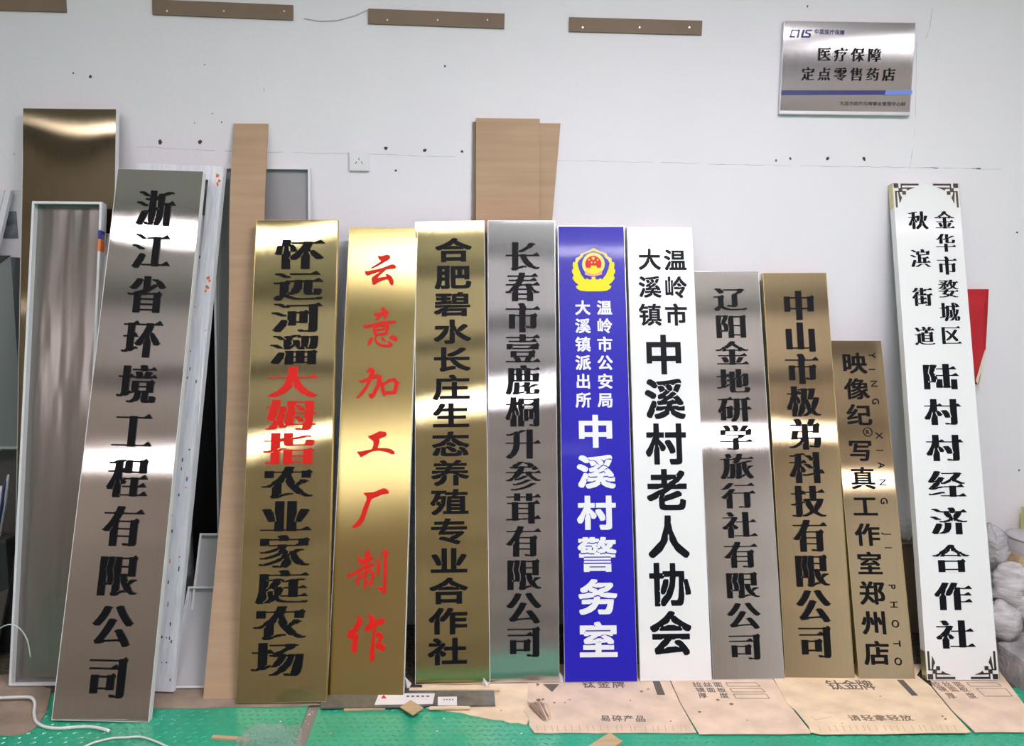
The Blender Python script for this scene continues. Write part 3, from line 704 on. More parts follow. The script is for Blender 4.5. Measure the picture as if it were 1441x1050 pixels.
# tall gold sign at the back
r, mx, w, h = sign('vertical_sign', (48, 153), (174, 154), (4, 935), (141, 935), 'bronze', 'side_white',
    'tall blank bronze sign behind the open tray at far left', amp=0.0010, seed=1.7, ytop=-0.060, zb=0.008, bow=0.0, flat=True)
for v in [c for c in r.children if c.name.startswith('face')][0].data.vertices:
    v.co.y -= 0.0024*(v.co.x/(w/2))**2*math.tanh((v.co.z-2.10)/.12)
def tray(tl, tr, bl, br, ytop, label, t=0.026, inside='trayin', rim='traywhite', lip=0.010, zb=0.010, group=None, th=0.0015, flat=True):
    mtx, w, h = plane_frame(tl, tr, bl, br, ytop, zb, flat)
    r = empty('open_sign_tray', mtx, label, 'tray', group or 'open sign trays stacked at the left')
    face = MB().box(-w/2, w/2, t-0.002, t, 0, h).build('back_plate', inside, r)
    for q in ((-w/2-th, -w/2, 0, h), (w/2, w/2+th, 0, h), (-w/2-th, w/2+th, -th, 0), (-w/2-th, w/2+th, h, h+th)):
        MB().box(q[0], q[1], 0, t, q[2], q[3]).build('rim', rim, r)
    l = MB()
    l.box(-w/2, -w/2+lip, 0, .001, lip, h-lip); l.box(w/2-lip, w/2, 0, .001, lip, h-lip); l.box(-w/2, w/2, 0, .001, 0, lip); l.box(-w/2, w/2, 0, .001, h-lip, h)
    l.build('lip', rim, r)
    return r, mtx, w, h
# A: the open tray with plastic inside, far left
rA, mA, wA, hA = tray((46, 284), (140, 284), (12, 962), (118, 967), -0.185, 'open steel sign tray with glossy film inside, in front of the blank bronze sign', inside='traypl', lip=0.008, t=0.04)
for (a, b_, m_) in ((0.115, 0.15, 'fadeblue'), (0.15, 0.20, 'filmorange')):
    MB().box(wA/2-0.008, wA/2+0.003, -0.0015, 0.03, hA-b_, hA-a).build('film_print', m_, rA)
# B: slim tray just behind the tall steel sign
sign('slim_sign', (166, 330), (260, 330), (69, 999), (185, 996), 'steel_warm', 'side_white', 'narrow-edged steel sign hidden behind the tallest grey sign', amp=0.0006, seed=4.4, ytop=-0.155, zb=0.007)
# E: large tray against the wall
rE, mE, wE, hE = tray((316, 237), (444, 235), (292, 900), (432, 900), -0.030, 'large grey open sign tray against the wall, behind the tall cardboard strip', lip=0.006)
# C: film wrapped tray
rC, mC, wC, hC = tray((200, 227), (320, 238), (105, 960), (235, 969), -0.088, 'open tray with its broad rim wrapped in printed film, right behind the tallest sign', t=0.030, rim='film', lip=0.058, flat=False)
for z, m_, hh in ((hC-0.06, 'filmorange', .05), (hC-0.50, 'filmorange', .06), (hC-0.50-.20, 'cartonprint', .03), (0.62, 'cartonprint', .05), (0.2, 'cartonprint', .05), (0.95, 'fadeblue', .05)):
    b = MB()
    for k in range(7):
        zz = z + random.uniform(-hh/2, hh/2); xx = wC/2-0.016+random.uniform(-.007, .007)
        b.box(xx-.004, xx+.004, -0.0008, 0.0004, zz, zz+hh*0.18)
    b.build('film_print', m_, rC)
board('dark_gap_fill', ((286, 262), (316, 262), (244, 885), (298, 885)), -0.030, 0.004, 'blackpl', 'black sheet added to darken the gap between the wrapped tray and the large grey tray', 'sheet')  # black sheet added so the space between the trays reads dark
# D: narrow film-wrapped rail in front of C
mD, wD, hD = plane_frame((287, 303), (306, 304), (200, 972), (240, 974), -0.13, 0.012)
rD = empty('wrapped_rail', mD, 'long slim rail wrapped in white printed film, beside the tallest sign', 'rail')
MB().box(-wD/2, wD/2, 0, 0.018, 0, hD).build('rail_body', 'film', rD)
MB().box(-wD/2-.001, -wD/2+.004, -0.001, 0.019, 0, hD-.01).build('groove', 'back', rD)
for k in range(34):
    zz = random.uniform(0.03, hD-.05); xx = random.uniform(-wD/2+.009, wD/2-.008)
    MB().box(xx-.002, xx+random.uniform(.001, .004), -.0008, .0005, zz, zz+random.uniform(.004, .018)).build('print_mark', random.choice(['cartonprint', 'cartonprint', 'darkprint', 'fadeblue', 'red_edge']), rD)
# F and G: two shorter trays stacked in front of E
tray((278, 751), (330, 751), (262, 950), (320, 950), -0.24, 'small grey open tray standing behind the lower one by the cardboard strip', zb=0.010, lip=0.007, inside='trayin2')
tray((259, 826), (315, 826), (243, 967), (305, 968), -0.33, 'lowest small grey open tray, blue tape on its rim, left of the cardboard strip', lip=0.006, inside='trayin2')
# bluish tape
p = on_y(251, 886, -0.345)
MB().box(p.x-.010, p.x+.006, p.y-.012, p.y, p.z-.022, p.z+.022).build('tape_piece', 'bluetape')
tag(bpy.data.objects['tape_piece'], 'small piece of blue tape stuck to the lowest small tray', 'tape')
# H cardboard strip
mH, wH, hH = plane_frame((333, 174), (381, 174), (281, 984), (336, 983), -0.012, 0.004)
rH = empty('cardboard_strip', mH, 'tall narrow brown cardboard strip left of the gold sign with red characters', 'cardboard')
vs, fs = [], []
for j in range(25):
    z = hH*j/24; sag = 0.09*math.sin(math.pi*min(1, z/(hH*.86)))**1.2
    vs += [(-wH/2, sag, z), (wH/2, sag, z), (wH/2, sag+.006, z), (-wH/2, sag+.006, z)]
for j in range(24):
    for k in range(4): a = j*4+k; b_ = j*4+(k+1) % 4; fs.append((a, b_, b_+4, a+4))
fs += [(3, 2, 1, 0), (96, 97, 98, 99)]
mb = MB(); mb.add(vs, fs); mb.build('sheet', 'kraft', rH)
# I cardboard sheets in the centre, with a dark one as their shadow
board('cardboard_sheet', ((666, 165), (753, 168), (672, 892), (760, 892)), -0.016, 0.005, 'kraft', 'wide kraft cardboard sheet rising behind the silver sign', 'cardboard')
board('cardboard_sheet', ((690, 172), (784, 174), (690, 880), (784, 880)), -0.010, 0.005, 'kraft', 'paler cardboard sheet peeking out tilted at the right of the wide one', 'cardboard', poly=[(0, 0), (.43, 0), (1, 1), (.1, 1)])
board('cardboard_sheet', ((662, 172), (740, 172), (667, 888), (742, 888)), -0.008, 0.005, 'kraft_dark', 'dark sheet standing in for the shadow at the left of the wide sheet', 'cardboard')  # its dark colour paints the shadow beside the wide cardboard

# ================================================================== ON THE WALL
lab = {0: 'brown board strip at top left corner of the wall', 1: 'second brown board strip from the left along the wall top', 2: 'third brown board strip from the left, above the socket', 3: 'brown board strip nearest the steel plaque'}
for i, (q, scr) in enumerate(((((-40, -8), (92, -3), (-40, 14), (92, 16)), ()),
                      (((214, -1), (412, 7), (214, 20), (412, 28)), (235, 315, 400)),
                      (((518, 12), (710, 19), (518, 33), (710, 40)), (545, 616, 686)),
                      (((801, 24), (988, 29), (801, 44), (988, 49)), (820, 900, 970)))):
    mx, w, h = wall_frame(*q, -0.010)
    r = empty('wall_batten', mx, lab[i], 'board', 'brown strips along the wall top')
    MB().box(-w/2, w/2, 0, 0.010, 0, h).build('strip', 'kraft_dark', r)
    for sx in scr:
        lx, lz = to_local(mx, sx, (q[0][1]+q[3][1])/2+2)
        MB().prism([(lx+.0035*math.cos(a), lz+.0035*math.sin(a)) for a in [k*math.pi/4 for k in range(8)]], -0.0012, 0.001).build('screw', 'screw', r)
# socket
mx, w, h = wall_frame((491.5, 212.5), (519, 213), (491.5, 240), (519, 240.5), -0.015)
r = empty('wall_socket', mx, 'square white three-pin wall socket above the gold signs', 'socket')
b = MB(); b.box(-w/2, w/2, 0, .015, 0, h); b.box(-w/2+.005, w/2-.005, -.002, 0, .005, h-.010); b.build('plate', 'plate', r)
for cx_, cz_, an in ((0, h*.60, 0), (-.0125, h*.40, -35), (.0125, h*.40, 35)):
    a = math.radians(an); c, s = math.cos(a), math.sin(a)
    MB().prism([(cx_+px*c-pz*s, cz_+px*s+pz*c) for px, pz in ((-.0013, -.006), (.0013, -.006), (.0013, .006), (-.0013, .006))], -.0026, 0).build('slot', 'slot', r)
pw = [on_y(*q, -0.003) for q in ((428, 26), (450, 30), (475, 29), (500, 22), (517, 14))]
tag(MB().tube(pw, .0022, 6).build('thin_wire', 'wire'), 'thin grey wire sagging between two brown wall strips', 'wire')

# ================================================================== FAR LEFT CLUTTER
o0 = on_y(17, 268, -0.03)
r = empty('ribbed_panel', Matrix.Translation(o0), 'white ribbed plastic panel slanting at the far left edge', 'panel')
for k in range(9):   # slanting ribs, foot to the left on the floor, leaning at the wall
    xa, xb = 17-9*k, 17-9*k-8
    pa, pb = on_y(xa, 268, -0.03)-o0, on_y(xb, 268, -0.03)-o0
    L = o0.z-0.01; dx, dy = -L*0.235, -0.20
    b = MB(); f = Vector((0, -.008, 0)); g = Vector((0, .006, 0)); d = Vector((dx, dy, -L))
    b.hexa([pa+d+f, pb+d+f, pb+d+g, pa+d+g, pa+f, pb+f, pb+g, pa+g]); b.build('rib', 'corr', r)
pa, pb = on_y(17, 268, -0.03)-o0, on_y(-64, 268, -0.03)-o0
MB().hexa([pa+d+g, pb+d+g, pb+d+g*2, pa+d+g*2, pa+g, pb+g, pb+g*2, pa+g*2]).build('web', 'corr', r)
mx, w, h = wall_frame((4, 298), (24, 298), (2, 335), (22, 335), -0.004)
r = empty('small_picture', mx, 'small dark picture pinned to the wall at far left', 'picture')
MB().box(-w/2, w/2, 0, .004, 0, h).build('print', 'poster', r)
MB().box(-w/2-.002, w/2+.002, .001, .004, -.002, h+.002).build('border', 'greyboard', r)
# grey cabinet
a = on_y(-90, 361, -0.10); c = on_y(34, 628, -0.10)
r = empty('grey_cabinet', Matrix.Translation((a.x, -0.10, 0)), 'grey wall cabinet at the left edge with a dark wedge on top', 'cabinet')
ww = c.x-a.x
MB().box(0, ww-.07, 0, .095, c.z, a.z).build('body', 'greyboard', r)
MB().box(ww-.07, ww, -0.004, .095, c.z, a.z).build('door', 'greyboard', r)
MB().box(0, ww+.004, -.008, .097, c.z-.010, c.z).build('bottom_edge', 'side', r)
MB().prism([(ww-.13, a.z+.006), (ww, a.z+.006), (ww-.02, a.z-.008), (ww-.045, a.z-.026), (ww-.085, a.z-.026), (ww-.11, a.z-.010)], -.012, .0).build('wedge', 'dark', r)
# dark plank, bundle, dark box under the cabinet
mx, w, h = plane_frame((-30, 634), (26, 634), (-40, 930), (18, 940), -0.02, 0.004)
r = empty('dark_board', mx, 'dark grey board on the ground below the grey cabinet', 'board')
MB().box(-w/2, w/2, 0, .012, 0, h).build('sheet', 'darkwood', r)
r = empty('wrapped_bundle', Matrix.Translation(on_z(4, 800, 0.45)), 'bundle of shiny navy and white wrapped strips at far left', 'bundle')
o0 = r.matrix_world.translation
for k in range(6):
    pa = on_y(12-k*5, 668+k*8, -0.20-.015*k); pb = on_y(-6-k*5, 775+k*3, -0.22-.015*k)
    MB().tube([pa-o0, pa.lerp(pb, .35)-o0, pb-o0], [.004, .011, .012], 8).build('strip', ('corr', 'navyplastic', 'traywhite')[k % 3], r, True)
a = on_y(8, 762, -0.25)
r = empty('dark_crate', Matrix.Translation((a.x-.24, -0.25, 0)), 'dark box on the floor at the far left edge', 'box')
MB().box(0, .24, 0, .2, 0.006, a.z).build('body', 'dark', r)
MB().box(-.004, .244, -.006, .206, a.z-.006, a.z+.008).build('lid', 'darkwood', r)

# ================================================================== FLOOR ITEMS
def slab(name, pxs, z, t, m, label, cat, cut=None):
    P = [on_z(x, y, z) for x, y in pxs]
    c = sum((p for p in P), Vector())/len(P); c.z = z-t
    r = empty(name, Matrix.Translation(c), label, cat)
    if name == 'flattened_carton': r['group'] = 'flattened cartons on the floor'
    MB().prism([(p.x-c.x, p.y-c.y) for p in P], 0, t, 'z').build('sheet', m, r)
    return r, c
def jag(a, b, n, amp):
    out = []
    for i in range(n+1):
        f = i/n; out.append((a[0]+(b[0]-a[0])*f, a[1]+(b[1]-a[1])*f + (random.uniform(-amp, amp) if 0 < i < n else 0)))
    return out
def floor_text(r, c, text, first, last, z, m='cartonprint', style=('sans', 0.012), wy=None):
    """upright print lying on a carton; ink centre px for first/last, size px at first"""
    n = len(text)
    pa, pb = on_z(*first[:2], z), on_z(*last[:2], z)
    w = (on_z(first[0]+first[2]/2, first[1], z)-on_z(first[0]-first[2]/2, first[1], z)).length
    hh = (on_z(first[0], first[1]-first[3]/2, z)-on_z(first[0], first[1]+first[3]/2, z)).length
    d = (pb-pa); ang = math.atan2(d.y, d.x) if n > 1 else 0
    for i, ch in enumerate(text):
        if ch == ' ': continue
        p = pa.lerp(pb, i/max(1, n-1))-c
        me = glyph_mesh(ch, style, m, 0.0004)
        o = bpy.data.objects.new('print', me); COL.objects.link(o); o.parent = r
        o.location = (p.x, p.y, z-c.z); o.scale = (w, 1, hh)
        o.rotation_euler = Matrix.Rotation(ang, 3, 'Z').to_4x4().to_3x3().__matmul__(Matrix.Rotation(-math.pi/2, 3, 'X')).to_euler()
def floor_poly(r, c, pts, z, m='cartonprint', name='print'):
    P = [on_z(x, y, z)-c for x, y in pts]
    MB().prism([(p.x, p.y) for p in P], z-c.z-0.0002, z-c.z+0.0005, 'z').build(name, m, r)
ZC = 0.0035
# left carton with round cut
slab('flattened_carton', [(-60, 1000), (-60, 948), (20, 950), (72, 970), (66, 1000), (60, 1010), (52, 1022), (38, 1031), (15, 1035), (0, 1034), (-60, 1030)], ZC, .003, 'carton3', 'dusty brown carton piece on the floor in the left corner', 'carton')
slab('flattened_carton', jag((205, 965), (470, 955), 3, 0) + [(470, 990), (425, 993)] + jag((420, 994), (205, 997), 8, .6), ZC, .003, 'carton3', 'dirty carton strip under the trays and the cardboard strip', 'carton')
slab('flattened_carton', [(590, 945), (760, 945), (745, 1010), (742, 1018)] + jag((740, 1020), (640, 1002), 9, 1.5) + [(600, 996)], ZC, .003, 'carton2', 'pale torn carton piece below the silver sign', 'carton')
r, c = slab('flattened_carton', [(745, 935), (932, 935), (957, 990)] + jag((980, 1031), (752, 1031), 10, .5) + [(745, 1022), (744, 1010), (737, 1000), (742, 985)], ZC+.0025, .003, 'carton', 'creased carton with black printing below the blue sign', 'carton')
floor_text(r, c, '易碎产品', (852, 1011, 13.5, 8.5), (901, 1011.5, 13.5, 8.5), ZC+.0025)
floor_text(r, c, '钛金牌', (828, 963, 17, 10), (870, 963, 17, 10), ZC+.0025)
floor_poly(r, c, [(764, 963), (787, 963), (777, 974)], ZC+.0025)
floor_poly(r, c, [(918, 958), (928, 958), (936, 978), (925, 978)], ZC+.0025)
for k in range(22):
    x = 755+k*10+random.uniform(-3, 3); floor_poly(r, c, [(x, 1021), (x+.9, 1021), (x+2.6, 1029), (x+1.6, 1029)], ZC+.0025, 'wood', 'slit')
r, c = slab('flattened_carton', [(934, 935), (1075, 935), (1109, 990), (1141, 1030)] + jag((1140, 1032), (984, 1033), 8, .5) + [(958, 990)], ZC+.0045, .003, 'carton', 'carton with three printed form boxes, middle of the floor sheets', 'carton')
for tx, a, b_ in (('拉丝面', (981, 963.5, 12, 6.5), (1010, 963.5, 12, 6.5)), ('镜面板', (985.5, 971, 12, 6.5), (1015, 971, 12, 6.5)), ('厚 度', (989, 979, 12, 7), (1019, 979, 12, 7))):
    floor_text(r, c, tx, a, b_, ZC+.0045)
def frame_px(r, c, q, z):
    for (a, b_) in zip(q, q[1:]+q[:1]):
        A, B = on_z(*a, z)-c, on_z(*b_, z)-c; d = (B-A).normalized(); nn = Vector((-d.y, d.x, 0))*.0013
        MB().prism([((A-nn).x, (A-nn).y), ((B-nn).x, (B-nn).y), ((B+nn).x, (B+nn).y), ((A+nn).x, (A+nn).y)], z-c.z, z-c.z+.0005, 'z').build('print', 'cartonprint', r)
frame_px(r, c, [(1021, 961), (1064, 961), (1070, 966), (1025, 966)], ZC+.0045)
frame_px(r, c, [(1027, 969), (1071, 969), (1077, 974), (1031, 974)], ZC+.0045)
frame_px(r, c, [(1032, 977), (1078, 977), (1083, 983), (1036, 983)], ZC+.0045)
floor_poly(r, c, [(1113, 958), (1122, 958), (1134, 967), (1137, 967), (1137, 979), (1117, 967), (1121, 966)], ZC+.0045)
r, c = slab('flattened_carton', [(1078, 935), (1300, 935), (1290, 950), (1310, 966)] + [(1338, 1000), (1366, 1030)] + jag((1360, 1031), (1155, 1033), 8, .5) + [(1141, 1030), (1138, 1022), (1120, 1000), (1108, 990)], ZC+.0070, .003, 'carton2', 'yellowish carton with printed arrow, right of the form boxes carton', 'carton')
floor_text(r, c, '钛金牌', (1175, 964, 21, 12), (1218, 964, 21, 12), ZC+.0070)
floor_text(r, c, '请轻拿轻放', (1202, 1010.5, 16, 7.5), (1275, 1010.5, 16, 7.5), ZC+.0070, 'cartonprint2')
floor_poly(r, c, [(1262, 957), (1271, 957), (1292, 979), (1283, 979)], ZC+.0070)
for k in range(20):
    x = 1152+k*10+random.uniform(-3, 3); floor_poly(r, c, [(x, 1021), (x+.9, 1021), (x+5, 1029), (x+4, 1029)], ZC+.0070, 'wood', 'slit')
r, c = slab('flattened_carton', [(1303, 930), (1395, 930), (1442, 992), (1500, 1029)] + jag((1500, 1030), (1372, 1030), 5, .4) + [(1340, 1000), (1312, 966)], ZC+.0045, .003, 'carton', 'rightmost carton on the floor, faded form print under the ornamental sign', 'carton')
for tx, a, b_ in (('拉丝面', (1317, 963, 12, 6), (1348, 963, 12, 6)), ('镜面板', (1326, 970, 12, 6), (1356, 970, 12, 6)), ('厚 度', (1338, 979, 12, 7), (1367, 979, 12, 7))):
    floor_text(r, c, tx, a, b_, ZC+.0045, 'cartonprint2')
frame_px(r, c, [(1360, 961), (1403, 961), (1409, 966), (1366, 966)], ZC+.0045)
frame_px(r, c, [(1374, 969), (1415, 969), (1425, 980), (1386, 980)], ZC+.0045)
for x, y, a in ((903, 973, 2.2), (912, 970, 1.4), (887, 986, 1.2), (802, 985, 1.0), (944, 1015, 1.2), (780, 989, 1.5), (795, 989, 1.0), (1010, 985, 2.4), (1030, 991, 3.0), (985, 1002, 2.2),
                (1052, 1014, 1.0), (1239, 980, 1.2), (1330, 1012, 2.0), (1326, 1008, 1.5), (1185, 1018, .9), (757, 963, 2.6), (758, 985, 3.2), (764, 984, 1.8), (705, 1000, 1.0)):
    z = ZC+.0078; p = on_z(x, y, z); rr = a*.0030
    o = MB().prism([(math.cos(q*1.05)*rr*random.uniform(.6, 1.3), math.sin(q*1.05)*rr*random.uniform(.4, .9)) for q in range(6)], 0, .0012, 'z').build('crumb', 'kraft_dark')
    o.location = p; tag(o, 'small brown scrap lying on the flattened cartons', 'debris', 'brown scraps on the cartons')
# crumpled torn flap
P0 = on_z(752, 1002, .008)
r = empty('torn_flap', Matrix.Translation(P0), 'crumpled torn brown paper flap where two cartons meet', 'paper')
fx = [(742, 988), (745, 995), (748, 990), (752, 994), (756, 989), (760, 994), (765, 990), (772, 996)]
for k in range(7):
    a, b_, t_ = on_z(*fx[k], .008)-P0, on_z(*fx[k+1], .008)-P0, on_z(763+k*1.6, 1013+2.2*math.sin(k*2.1), .008)-P0
    hk = .004+.014*(k % 2)
    mk('crease', [(a.x, a.y, hk), (b_.x, b_.y, .018-hk), (t_.x, t_.y, .003), (t_.x+.008, t_.y, .001), (a.x, a.y, 0), (b_.x, b_.y, 0)],
       [(0, 1, 3, 2), (0, 2, 4), (1, 5, 3), (0, 4, 5, 1)], 'carton3' if k % 2 else 'carton', r)
# dark metal strip with labels under signs 3-5
r, c = slab('metal_strip', [(448, 968), (695, 968), (697, 992), (605, 993), (560, 995), (452, 996)], .012, .005, 'darksheet', 'long dark metal strip lying under the plain gold sign', 'strip')
for q in ([(533, 977), (567, 976), (612, 976), (609, 991), (527, 992)], [(616, 981), (643, 980.5), (643, 993), (616, 993)]):
    floor_poly(r, c, q, .0123, 'label', 'label')
floor_poly(r, c, [(536, 983), (540, 978), (544, 983)], .0128, 'red', 'warning_mark')
for k in range(5): floor_poly(r, c, [(572+k*7, 979), (576+k*7, 979), (576+k*7, 981), (572+k*7, 981)], .0128, 'cartonprint', 'print')
for k in range(4): floor_poly(r, c, [(624+k*4, 984), (626+k*4, 984), (626+k*4, 985.3), (624+k*4, 985.3)], .0128, 'cartonprint', 'print')
def stick(a, b_, wpx, z, t, m, label, cat='stick', name='wood_strip'):
    A, B = on_z(*a, z), on_z(*b_, z); d = (B-A).normalized(); nn = Vector((-d.y, d.x, 0))*wpx
    r = empty(name, Matrix.Translation(((A+B)/2).xy.to_3d()+Vector((0, 0, z-t))), label, cat); o0 = r.location
    mid = (A+B)/2 + nn*.15
    pts = [A-nn, mid-nn, B-nn*.9, B+nn, mid+nn, A+nn*.85]
    MB().prism([((q-o0).x, (q-o0).y) for q in pts], 0, t, 'z').build('stick', m, r); return r
stick((484, 998), (542, 996), .007, .008, .006, 'wood', 'pale thin stick on the floor below the plain gold sign')
stick((604, 995.5), (661, 995), .0065, .016, .006, 'carton2', 'pale stick lying below the small paper label')
stick((576, 969), (704, 969), .008, .016, .006, 'carton2', 'long pale strip right under the gold sans sign')
stick((299, 1036), (352, 1041), .009, .008, .007, 'wood', 'pale wooden slat lying on the green floor at the left')
slab('card_square', [(578, 985), (596, 996), (581, 1006), (563, 995)], .020, .004, 'wood', 'small orange square of card lying across the dark strip', 'card')
slab('card_offcut', [(858, 1031), (876, 1043), (856, 1056), (818, 1056)], .007, .006, 'wood', 'orange card offcut on the green floor by the carton edge', 'card')
slab('card_offcut', [(1141, 1008), (1171, 1006), (1169, 1009), (1148, 1013)], .0125, .002, 'carton2', 'flat folded card scrap on the yellowish carton', 'card')
slab('card_offcut', [(1161, 1001), (1178, 999.5), (1177, 1000.8), (1163, 1003)], .0125, .002, 'carton2', 'thin card sliver on the yellowish carton', 'card')
# plastic corner protectors between the sign feet
for k, (x, y) in enumerate(((571, 966), (681, 963), (787, 957))):
    p = on_z(x, y, .008)
    r = empty('corner_protector', Matrix.Translation(p), ['clear plastic corner at the foot of the plain gold sign', 'clear plastic corner between gold sans sign and silver sign', 'clear plastic corner between silver sign and blue sign'][k], 'protector')
    MB().add([(-.022, .03, 0), (.02, .02, 0), (.012, -.028, 0), (-.006, .02, .03)], [(0, 1, 2), (0, 1, 3), (1, 2, 3), (2, 0, 3)]).build('shell', 'label', r)
# cables / white plastic strips, lower left
def cable(name, pts, rad, m, label, cat='cable'):
    P = [Vector(p) for p in pts]; out = []
    for i in range(len(P)-1):
        p0, p1, p2, p3 = P[max(i-1, 0)], P[i], P[i+1], P[min(i+2, len(P)-1)]
        for k in range(5):
            t = k/5; out.append(.5*((2*p1)+(-p0+p2)*t+(2*p0-5*p1+4*p2-p3)*t*t+(-p0+3*p1-3*p2+p3)*t**3))
    out.append(P[-1])
    return tag(MB().tube(out, rad, 8).build(name, m, None, True), label, cat)
cable('white_tube', [on_z(x, y, z) for x, y, z in ((-40, 982, .02), (0, 982, .02), (30, 981, .02), (44, 982, .02), (49, 990, .014), (48, 1005, .009), (53, 1018, .008), (75, 1025, .008), (115, 1023, .008), (135, 1024, .008), (154, 1029, .008))], .0055, 'cable', 'white flexible strip lying over the left carton onto the green floor', 'tube')
cable('thin_cable', [on_y(x, y, Y) for x, y, Y in ((-10, 890, -.58), (4, 882, -.60), (15, 879, -.62), (27, 884, -.62), (38, 900, -.60), (43, 925, -.58))], .0022, 'cable', 'thin white cord arching in front of the open tray', 'cord')
cable('white_strap', [on_z(x, y, .006) for x, y in ((110, 1056), (130, 1046), (158, 1039), (178, 1038), (197, 1037), (215, 1042), (240, 1053))], .0035, 'cable', 'white plastic strap curving on the green floor, lower left', 'strap')
# crumpled bag on green floor
P0 = on_z(385, 1046, 0)
r = empty('plastic_bag', Matrix.Translation(P0), 'crumpled thin clear plastic bag on the green floor', 'bag')
vs, fs = [], []
for j in range(17):
    for i in range(13):
        u, v = j/16, i/12
        p = on_z(332+u*92, 1052-14*u + (v-.5)*(10+26*u), 0)-P0
        hgt = (0.055*math.sin(math.pi*v)*math.sin(math.pi*min(1, u*.9+.12))**.7)*(1+.5*noise.noise(Vector((u*5, v*4, 1))))
        vs.append((p.x+.006*noise.noise(Vector((u*9, v*9, 4))), p.y+.008*noise.noise(Vector((u*9, v*9, 8))), .003+max(0, hgt)+.006*abs(noise.noise(Vector((u*14, v*12, 2))))))
for j in range(16):
    for i in range(12): a = j*13+i; fs.append((a, a+1, a+14, a+13))
mk('film', vs, fs, 'bag2', r, True)
# debris crumbs in the joint and on the floor
for k in range(26):
    x, y = (440-(k % 13)*1.9+random.uniform(-4, 4), 998+(k % 13)*4.2) if k < 13 else (random.uniform(40, 860), random.uniform(1005, 1046))
    p = on_z(x, y, .001 if k >= 13 else -.006); s = random.uniform(.002, .005)
    o = MB().add([(-s, -s*.6, 0), (s, -s*.4, 0), (s*.3, s, 0), (0, 0, s*.8)], [(0, 2, 1), (0, 1, 3), (1, 2, 3), (2, 0, 3)]).build('crumb', 'wt' if k % 3 else 'wood')
    o.location = p; tag(o, 'tiny pale crumb of debris on the workshop floor', 'debris', 'crumbs of debris on the floor')

# ================================================================== RIGHT CORNER
# red cloth
mxr = Matrix.Translation(on_y(1365, 407, -0.02))
r = empty('red_banner', mxr, 'red cloth hanging behind the ornamental white sign', 'banner')
o0 = mxr.translation
rows = [(407, 1335, 1391, 0), (440, 1335, 1389.5, .004), (470, 1336, 1388, .008), (490, 1340, 1387, .012), (505, 1345, 1384.5, .02), (520, 1352, 1381.5, .028), (533, 1360, 1379, .03), (541, 1368, 1377, .03)]
vs, fs = [], []
for y, xa, xb, dy in rows:
    for k in range(9):
        x = xa+(xb-xa)*k/8; vs.append(on_y(x, y, -0.02-dy*(k/8)-.004*math.sin(k*1.1+y*.02))-o0)
for j in range(len(rows)-1):
    for k in range(8): a = j*9+k; fs.append((a, a+1, a+10, a+9))
o = mk('cloth', vs, fs, 'redcloth', r, True); o.modifiers.new('s', 'SOLIDIFY').thickness = .002
q = [on_y(x, y, -.05)-o0 for x, y in ((1373, 536), (1381, 508), (1386, 492), (1385, 505), (1378, 545))]
o = mk('turned_lining', q, [(0, 1, 2, 3, 4)], 'cream', r); o.modifiers.new('s', 'SOLIDIFY').thickness = .0015
# concrete kerb
g0, g1 = on_z(1385, 925), on_z(1441, 982)
kerb_h = 0.12
xk = (g0.x+g1.x)/2
prof = []
b = MB(); n = 26; vs = []; fs = []
for j in range(n+1):
    y = -0.05-1.15*j/n
    e = .008*noise.noise(Vector((j*.9, 2, 1))); e2 = .010*noise.noise(Vector((j*.8, 5, 1)))
    for (x, z) in ((xk+e, -.004), (xk+.006+e2, .06+e), (xk+.012+e2, kerb_h-.012+e), (xk+.03+e, kerb_h+e2*.5), (xk+.12, kerb_h+.006+e2*.4), (xk+.8, kerb_h+.006), (xk+.8, -.004)):
        vs.append((x, y, z))
for j in range(n):
    for k in range(6): a = j*7+k; fs.append((a, a+7, a+8, a+1))
fs += [tuple(range(7)), tuple(n*7+6-k for k in range(7))]
kb = MB(); kb.add(vs, fs); structure(kb.build('trim_5', 'concrete'))
def blob(name, c, rx, ry, rz, m, r, amp, fr, seed, nu=28, nv=20, fold=0, flat=None):
    vs, fs = [], []
    for j in range(nv+1):
        th = math.pi*j/nv
        for i in range(nu):
            ph = 2*math.pi*i/nu; d = Vector((math.sin(th)*math.cos(ph), math.sin(th)*math.sin(ph), math.cos(th)))
            k = 1+amp*noise.noise(d*fr+Vector((seed, seed*.3, 1)))+amp*.5*noise.noise(d*fr*2.3+Vector((seed, 2, 9)))
            if fold: k += fold*math.sin(d.z*38+4*noise.noise(d*2+Vector((seed, 0, 0))))
            v = Vector((d.x*rx*k, d.y*ry*k, d.z*rz*k))
            if flat is not None and v.z < flat: v.z = flat
            vs.append(v+c)
    for j in range(nv):
        for i in range(nu): a = j*nu+i; b_ = j*nu+(i+1) % nu; fs.append((a, b_, b_+nu, a+nu))
    return mk(name, vs, fs, m, r, True)
def bloboff(px, py, Y): q = on_y(px, py, Y); return Vector((q.x, q.y, q.z))
q = bloboff(1407, 876, -0.40); sc = q
r = empty('woven_sack', Matrix.Translation((q.x, q.y, kerb_h)), 'bulging grey-white woven sack slumped on the concrete kerb', 'sack')
blob('sack_body', Vector((0, 0, .072)), .078, .07, .074, 'sack', r, .22, 1.6, 2, fold=.022, flat=-.068)
q2 = bloboff(1422, 826, -0.33)-Vector((q.x, q.y, kerb_h))
blob('sack_upper', q2, .095, .075, .085, 'sack', r, .42, 1.5, 6, fold=.015)
blob('sack_fold', bloboff(1437, 850, -0.36)-Vector((q.x, q.y, kerb_h)), .07, .06, .06, 'sack', r, .42, 1.7, 16, fold=.02)
q = bloboff(1396, 815, -0.24)
